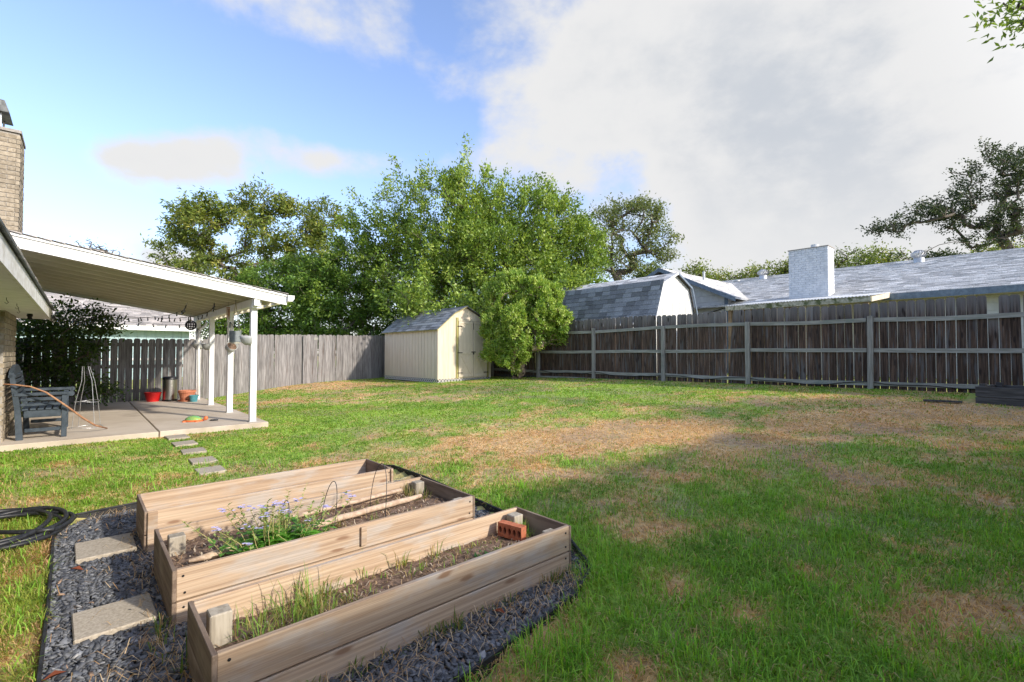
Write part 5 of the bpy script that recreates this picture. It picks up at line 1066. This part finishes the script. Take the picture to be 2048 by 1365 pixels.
def gb(x, Z, dz_=0): p = at(x, 706, Z); return (p.x, p.y, float(ground_xy(np.array([p.x]), np.array([p.y]))[0]) + dz_)
G1 = [(.13, .215, .035), (.19, .29, .045), (.265, .37, .062), (.35, .43, .09)]
G2 = [(.14, .19, .04), (.19, .25, .05), (.25, .30, .06), (.34, .33, .075)]
G3 = [(.085, .165, .028), (.12, .22, .036), (.17, .27, .045)]
GO = [(.032, .052, .022), (.045, .070, .028), (.065, .09, .035)]
GJ = [(.20, .33, .055), (.28, .42, .07), (.38, .51, .10), (.50, .58, .17)]
tree('shade_tree', 'tallest bright green leafy tree rising behind the cream shed', 'tree', gb(960, 22.5),
     lob(22, (900, 450, 120, 95), (1050, 460, 120, 85), (945, 395, 70, 60), (1080, 420, 60, 45), (1120, 545, 85, 90), (830, 560, 110, 80), (950, 580, 150, 75, -1.5), (1000, 520, 130, 90, -1), (1150, 590, 55, 50, -2.5), (880, 620, 90, 40, -2.5), (810, 440, 60, 70), (1010, 610, 60, 40, -3), (985, 470, 90, 90, 1), (870, 520, 100, 80, 1), (1080, 540, 90, 70, 1), (960, 640, 120, 30, -1), (1170, 500, 35, 60), (760, 500, 50, 60, .5), (700, 470, 40, 50, .5), (895, 612, 80, 28, -4.5), (805, 605, 55, 35, -4), (960, 610, 50, 30, -4.5), (1190, 610, 34, 26, -4), (1150, 505, 60, 75), (1005, 555, 150, 90), (1150, 600, 60, 50, -3), (1090, 565, 60, 40, -3.5), (940, 520, 120, 80, -1)), 2100, 56, .15, .074, G1, .22, 41, sig=.11, spray=.62, wexp=.65, upright=.35, shell=.5,
     extra=[tuple(at(*q)) for q in ((930, 300, 22), (938, 325, 22), (920, 345, 22), (790, 320, 22), (800, 350, 22), (785, 370, 22), (845, 350, 22), (860, 360, 22), (700, 390, 22), (720, 410, 22), (740, 430, 22), (1070, 365, 22), (1090, 370, 22), (1050, 375, 22), (1130, 400, 22), (1150, 415, 22), (1010, 360, 22), (1000, 380, 22), (755, 400, 22), (770, 380, 22), (730, 460, 22), (880, 345, 22))])
tree('pecan_tree', 'loose olive green tree rising over the patio cover roof', 'tree', gb(500, 28), lob(28, (400, 450, 60, 50), (360, 510, 35, 60), (470, 470, 80, 65), (570, 460, 80, 60), (640, 440, 50, 38), (530, 410, 55, 28), (430, 560, 90, 55), (560, 560, 90, 55), (440, 420, 50, 25), (620, 510, 55, 50), (380, 425, 30, 20)), 620, 50, .24, .085, G2, .20, 42, sig=.16, spray=.6, wexp=.6, shell=.55, drop_leaf=.5)
tree('leafy_tree', 'dark green bushy tree between the patio cover and the shed', 'tree', gb(680, 23.2), lob(23, (640, 585, 60, 70), (720, 545, 70, 70), (660, 640, 80, 40), (760, 620, 60, 55), (700, 600, 70, 55), (640, 675, 70, 25), (750, 675, 50, 25)), 620, 60, .15, .07, G3 + [G1[2]], .18, 43, sig=.13, spray=.5, shell=.5)
tree('leafy_tree', 'green bushy tree standing behind the patio posts', 'tree', gb(500, 24), lob(24, (480, 625, 60, 45), (560, 625, 60, 50), (600, 560, 45, 50), (425, 655, 28, 26), (530, 580, 50, 45), (520, 668, 80, 26), (590, 670, 50, 22)), 480, 60, .15, .07, G3 + [G1[1]], .16, 44, sig=.14, spray=.5, shell=.5)
tree('live_oak', 'grey-green oak with dark forked trunk above the gambrel shed', 'tree', gb(1228, 36), lob(36, (1215, 470, 40, 60), (1265, 440, 60, 35), (1310, 480, 45, 28), (1235, 520, 45, 30), (1325, 510, 22, 12), (1290, 420, 40, 18)), 430, 26, .19, .10, [(.13, .17, .065), (.17, .21, .075), (.22, .25, .09)], .30, 45, fork=.55, sig=.2, spray=.7, wexp=.5, shell=.6)
tree('live_oak', 'large sparse dark oak with spreading limbs over the right house', 'tree', gb(2035, 27), lob(27, (1990, 360, 70, 40), (1950, 430, 80, 28), (2070, 390, 90, 75), (1850, 430, 55, 18), (1785, 455, 40, 12), (1905, 410, 45, 25), (2005, 310, 30, 22), (2040, 440, 60, 35), (2100, 320, 60, 40), (1960, 480, 50, 16)), 460, 34, .15, .08, GO, .25, 46, fork=.62, sig=.12, spray=.55, wexp=.35, shell=.5, step=.8, minr=.02,
     extra=[tuple(at(*q)) for q in ((1738, 462, 27), (1760, 470, 27), (1745, 448, 27), (1800, 500, 27), (1818, 520, 27), (1795, 515, 27), (1970, 290, 27), (1940, 330, 27), (1900, 345, 27))])
for x, y, rx, ry, Z, sd, cols, lab in ((1395, 556, 30, 24, 40, 50, [(.15, .20, .035), (.20, .25, .045)], 'small yellow-green tree peeking out beside the white gable'), (1460, 560, 60, 16, 46, 51, G2, 'low olive tree far behind the ridge of the right house'), (1535, 548, 55, 20, 44, 52, G2, 'olive tree far off left of the white brick chimney'),
                                     (1690, 522, 75, 28, 40, 53, [(.10, .15, .03), (.14, .18, .035)], 'rounded green tree far behind the right of the white chimney'), (1760, 520, 40, 20, 42, 54, G2, 'small far olive tree right of the rounded green one'), (1880, 522, 22, 12, 38, 55, GO, 'dark tuft of a tree just over the right roof ridge'), (2000, 508, 50, 16, 38, 56, G2, 'low green tree under the dark oak limbs'), (1300, 548, 26, 16, 42, 57, [(.12, .17, .03), (.16, .2, .04)], 'small light green tree above the gambrel roof'), (1600, 535, 40, 24, 43, 58, G2, 'olive tree top showing above the white brick chimney')):
    tree('far_tree', lab, 'tree', gb(x, Z), lob(Z, (x, y, rx, ry), (x - rx * .4, y + ry * .9, rx * .7, ry), (x + rx * .4, y + ry * .9, rx * .7, ry)), 90, 34, .26, .12, cols, .22, sd, sig=.42, shell=.5, group='trees far behind the right house')
tree('bare_twig_tree', 'nearly bare twigs of a tree poking above the patio cover', 'tree', gb(205, 30), lob(30, (175, 490, 22, 12), (205, 498, 26, 8), (225, 505, 20, 8)), 40, 2, .12, .05, GO, .10, 60, fork=.7, sig=.2, minr=.016)
def JL(Z, *ls):
    g = random.Random(12); out = []
    for (c, r) in lob(Z, *ls):
        out.append((c, tuple(q * .80 for q in r)))
        for k in range(7):
            v = Vector((g.gauss(0, 1), g.gauss(0, 1) - .5, g.gauss(0, 1))).normalized(); q = g.uniform(.24, .36) * (r[0] + r[2]) / 2; out.append((tuple(c[m] + v[m] * r[m] * .86 for m in range(3)), (q, q, q * 1.15)))
    return out
tree('juniper', 'dense yellow-green juniper bush growing beside the shed doors', 'bush', tuple(W(11.1, 12.1, gz(11.1, 12.1) - .05)), JL(16.0, (1055, 660, 68, 52), (1015, 600, 44, 42), (998, 685, 32, 42), (1090, 635, 48, 50), (1025, 562, 34, 20), (1030, 714, 34, 22), (1118, 655, 26, 30), (1075, 590, 40, 32), (985, 650, 22, 26), (1100, 600, 26, 26)), 2000, 44, .09, .036, GJ, .15, 61, fork=.22, sig=.035, spray=.12, wexp=.5, shell=.8, upright=.5, bark=M_paleb, tone=.25, step=.3)
p = at(120, 720, 12.0)
tree('garden_shrub', 'tall leafy shrub growing between the patio and the back fence', 'shrub', tuple(W(-.78, 14.4, -.05)), lob(10.9, (150, 648, 75, 38), (80, 640, 45, 40), (55, 690, 35, 50), (130, 695, 70, 38), (195, 650, 38, 26), (175, 770, 45, 22), (100, 745, 50, 34), (210, 785, 26, 12)), 260, 28, .09, .045, [(.045, .085, .02), (.065, .12, .024), (.10, .165, .03)], .06, 62, fork=.2, sig=.14, shell=.45, step=.3, minr=.006)
t = tree('potted_shrub', 'small green shrub in a red pot against the left side of the shed', 'shrub', tuple(at(756, 748, 19.3)), lob(19.2, (756, 722, 10, 17), (750, 735, 7, 10)), 40, 26, .12, .035, G1, .02, 63, fork=.3, sig=.07, minr=.006)
MB().lathe(pot_lathe(.10, .14, .17, .012, .01, .03), 18).build('pot', M_redpot, t, (0, 0, -.12))
tree('overhanging_tree', 'broad tree at the right whose twig tips hang into the top corner', 'tree', (11.9, 4.9, .6), [((11.7, 4.7, 3.1), (2.5, 2.0, 1.4)), ((13.2, 3.6, 4.2), (2.2, 2.0, 1.5)), ((10.9, 7.1, 7.2), (1.4, 1.2, .7))], 330, 46, .15, .05, G1, .26, 64, fork=.4, sig=.26, shell=.4,
     extra=[tuple(at(*q)) for q in ((2006, 6, 8.3), (2022, 22, 8.3), (2036, 14, 8.3), (2044, 44, 8.3), (2040, 2, 8.2), (2066, 20, 8.2), (2060, 60, 8.2))])

# violet flowering plant in the middle bed
fp = thing('flowering_plant', 'leafy plant with pale violet flowers in the middle raised bed', 'plant', .98, 3.35, .13)
g = np.random.RandomState(71); stems = MB(); LP = []; LD = []; LL = []; LW = []; LC = []
for k in range(60):
    x, y = g.normal(0, .15), float(np.clip(g.normal(.02, .10), -.13, .2)); hgt = g.uniform(.10, .30) if k % 3 else g.uniform(.2, .34); tx, ty = x * 1.3 + g.normal(0, .04), y * 1.3 + g.normal(0, .04)
    stems.tube([(x * .7, y * .7, -.03), (x, y, hgt * .5), (tx, ty, hgt)], [.003, .0025, .0015], 5)
    for q in range(22):
        f = g.uniform(.05, 1); p = np.array((x * .7 + (tx - x * .7) * f, y * .7 + (ty - y * .7) * f, hgt * f)); a = g.uniform(0, 6.28); low = f < .45
        LP.append(p); LD.append((math.cos(a), math.sin(a), g.uniform(-.1, .5) if low else g.uniform(.3, 1.1))); LL.append(g.uniform(.055, .10) if low else g.uniform(.02, .04)); LW.append(LL[-1] * .48); LC.append((.17, .40, .06) if low else (.33, .43, .13))
    if k % 4 == 0 or k % 9 == 0:
        m = MB()
        for q in range(7):
            a = q * .9 + g.uniform(0, .5); c = np.array((tx + g.normal(0, .014), ty + g.normal(0, .014), hgt + g.uniform(-.005, .02)))
            for j in range(5):
                b = j * 1.2566 + a; e = np.array((math.cos(b), math.sin(b), .15)) * .012; s_ = np.array((-math.sin(b), math.cos(b), 0)) * .0065; m.add([c, c + e * .6 + s_, c + e * 1.1, c + e * .6 - s_], [(0, 1, 2, 3)])
        m.build('flower', M_flower, fp)
LD = unit(np.array(LD)); Nn = unit(np.tile((0, 0, 1.), (len(LD), 1)) - LD * LD[:, 2:3] + .01); ob('foliage', leaves_np(np.array(LP), LD, Nn, np.array(LL), np.array(LW), np.array(LC) * g.uniform(.75, 1.25, (len(LC), 1)), 'foliage', M_leaf), None, fp)
stems.build('stems', MATS['olive_trim'], fp)
for r, l, lab in ((1.55, 2.33, 'small rosette weed in the middle of the nearest bed'), (1.92, 2.38, 'larger leafy weed near the brick in the nearest bed')):
    big = r > 1.8; n = 60 if big else 26; a = g.uniform(0, 6.28, n); D_ = unit(np.c_[np.cos(a), np.sin(a), g.uniform(.15, .9, n)]); Nn = unit(np.tile((0, 0, 1.), (n, 1)) - D_ * D_[:, 2:3] + .01)
    tag(ob('broadleaf_weed', leaves_np(np.c_[g.normal(0, .03 if big else .006, (n, 2)), np.zeros(n)], D_, Nn, g.uniform(.03, .07, n), g.uniform(.014, .024, n), np.tile((.06, .17, .04), (n, 1)) * g.uniform(.7, 1.3, (n, 1)), 'leaves', M_leaf), None, None, W(r, l, .105)), lab, 'weed')
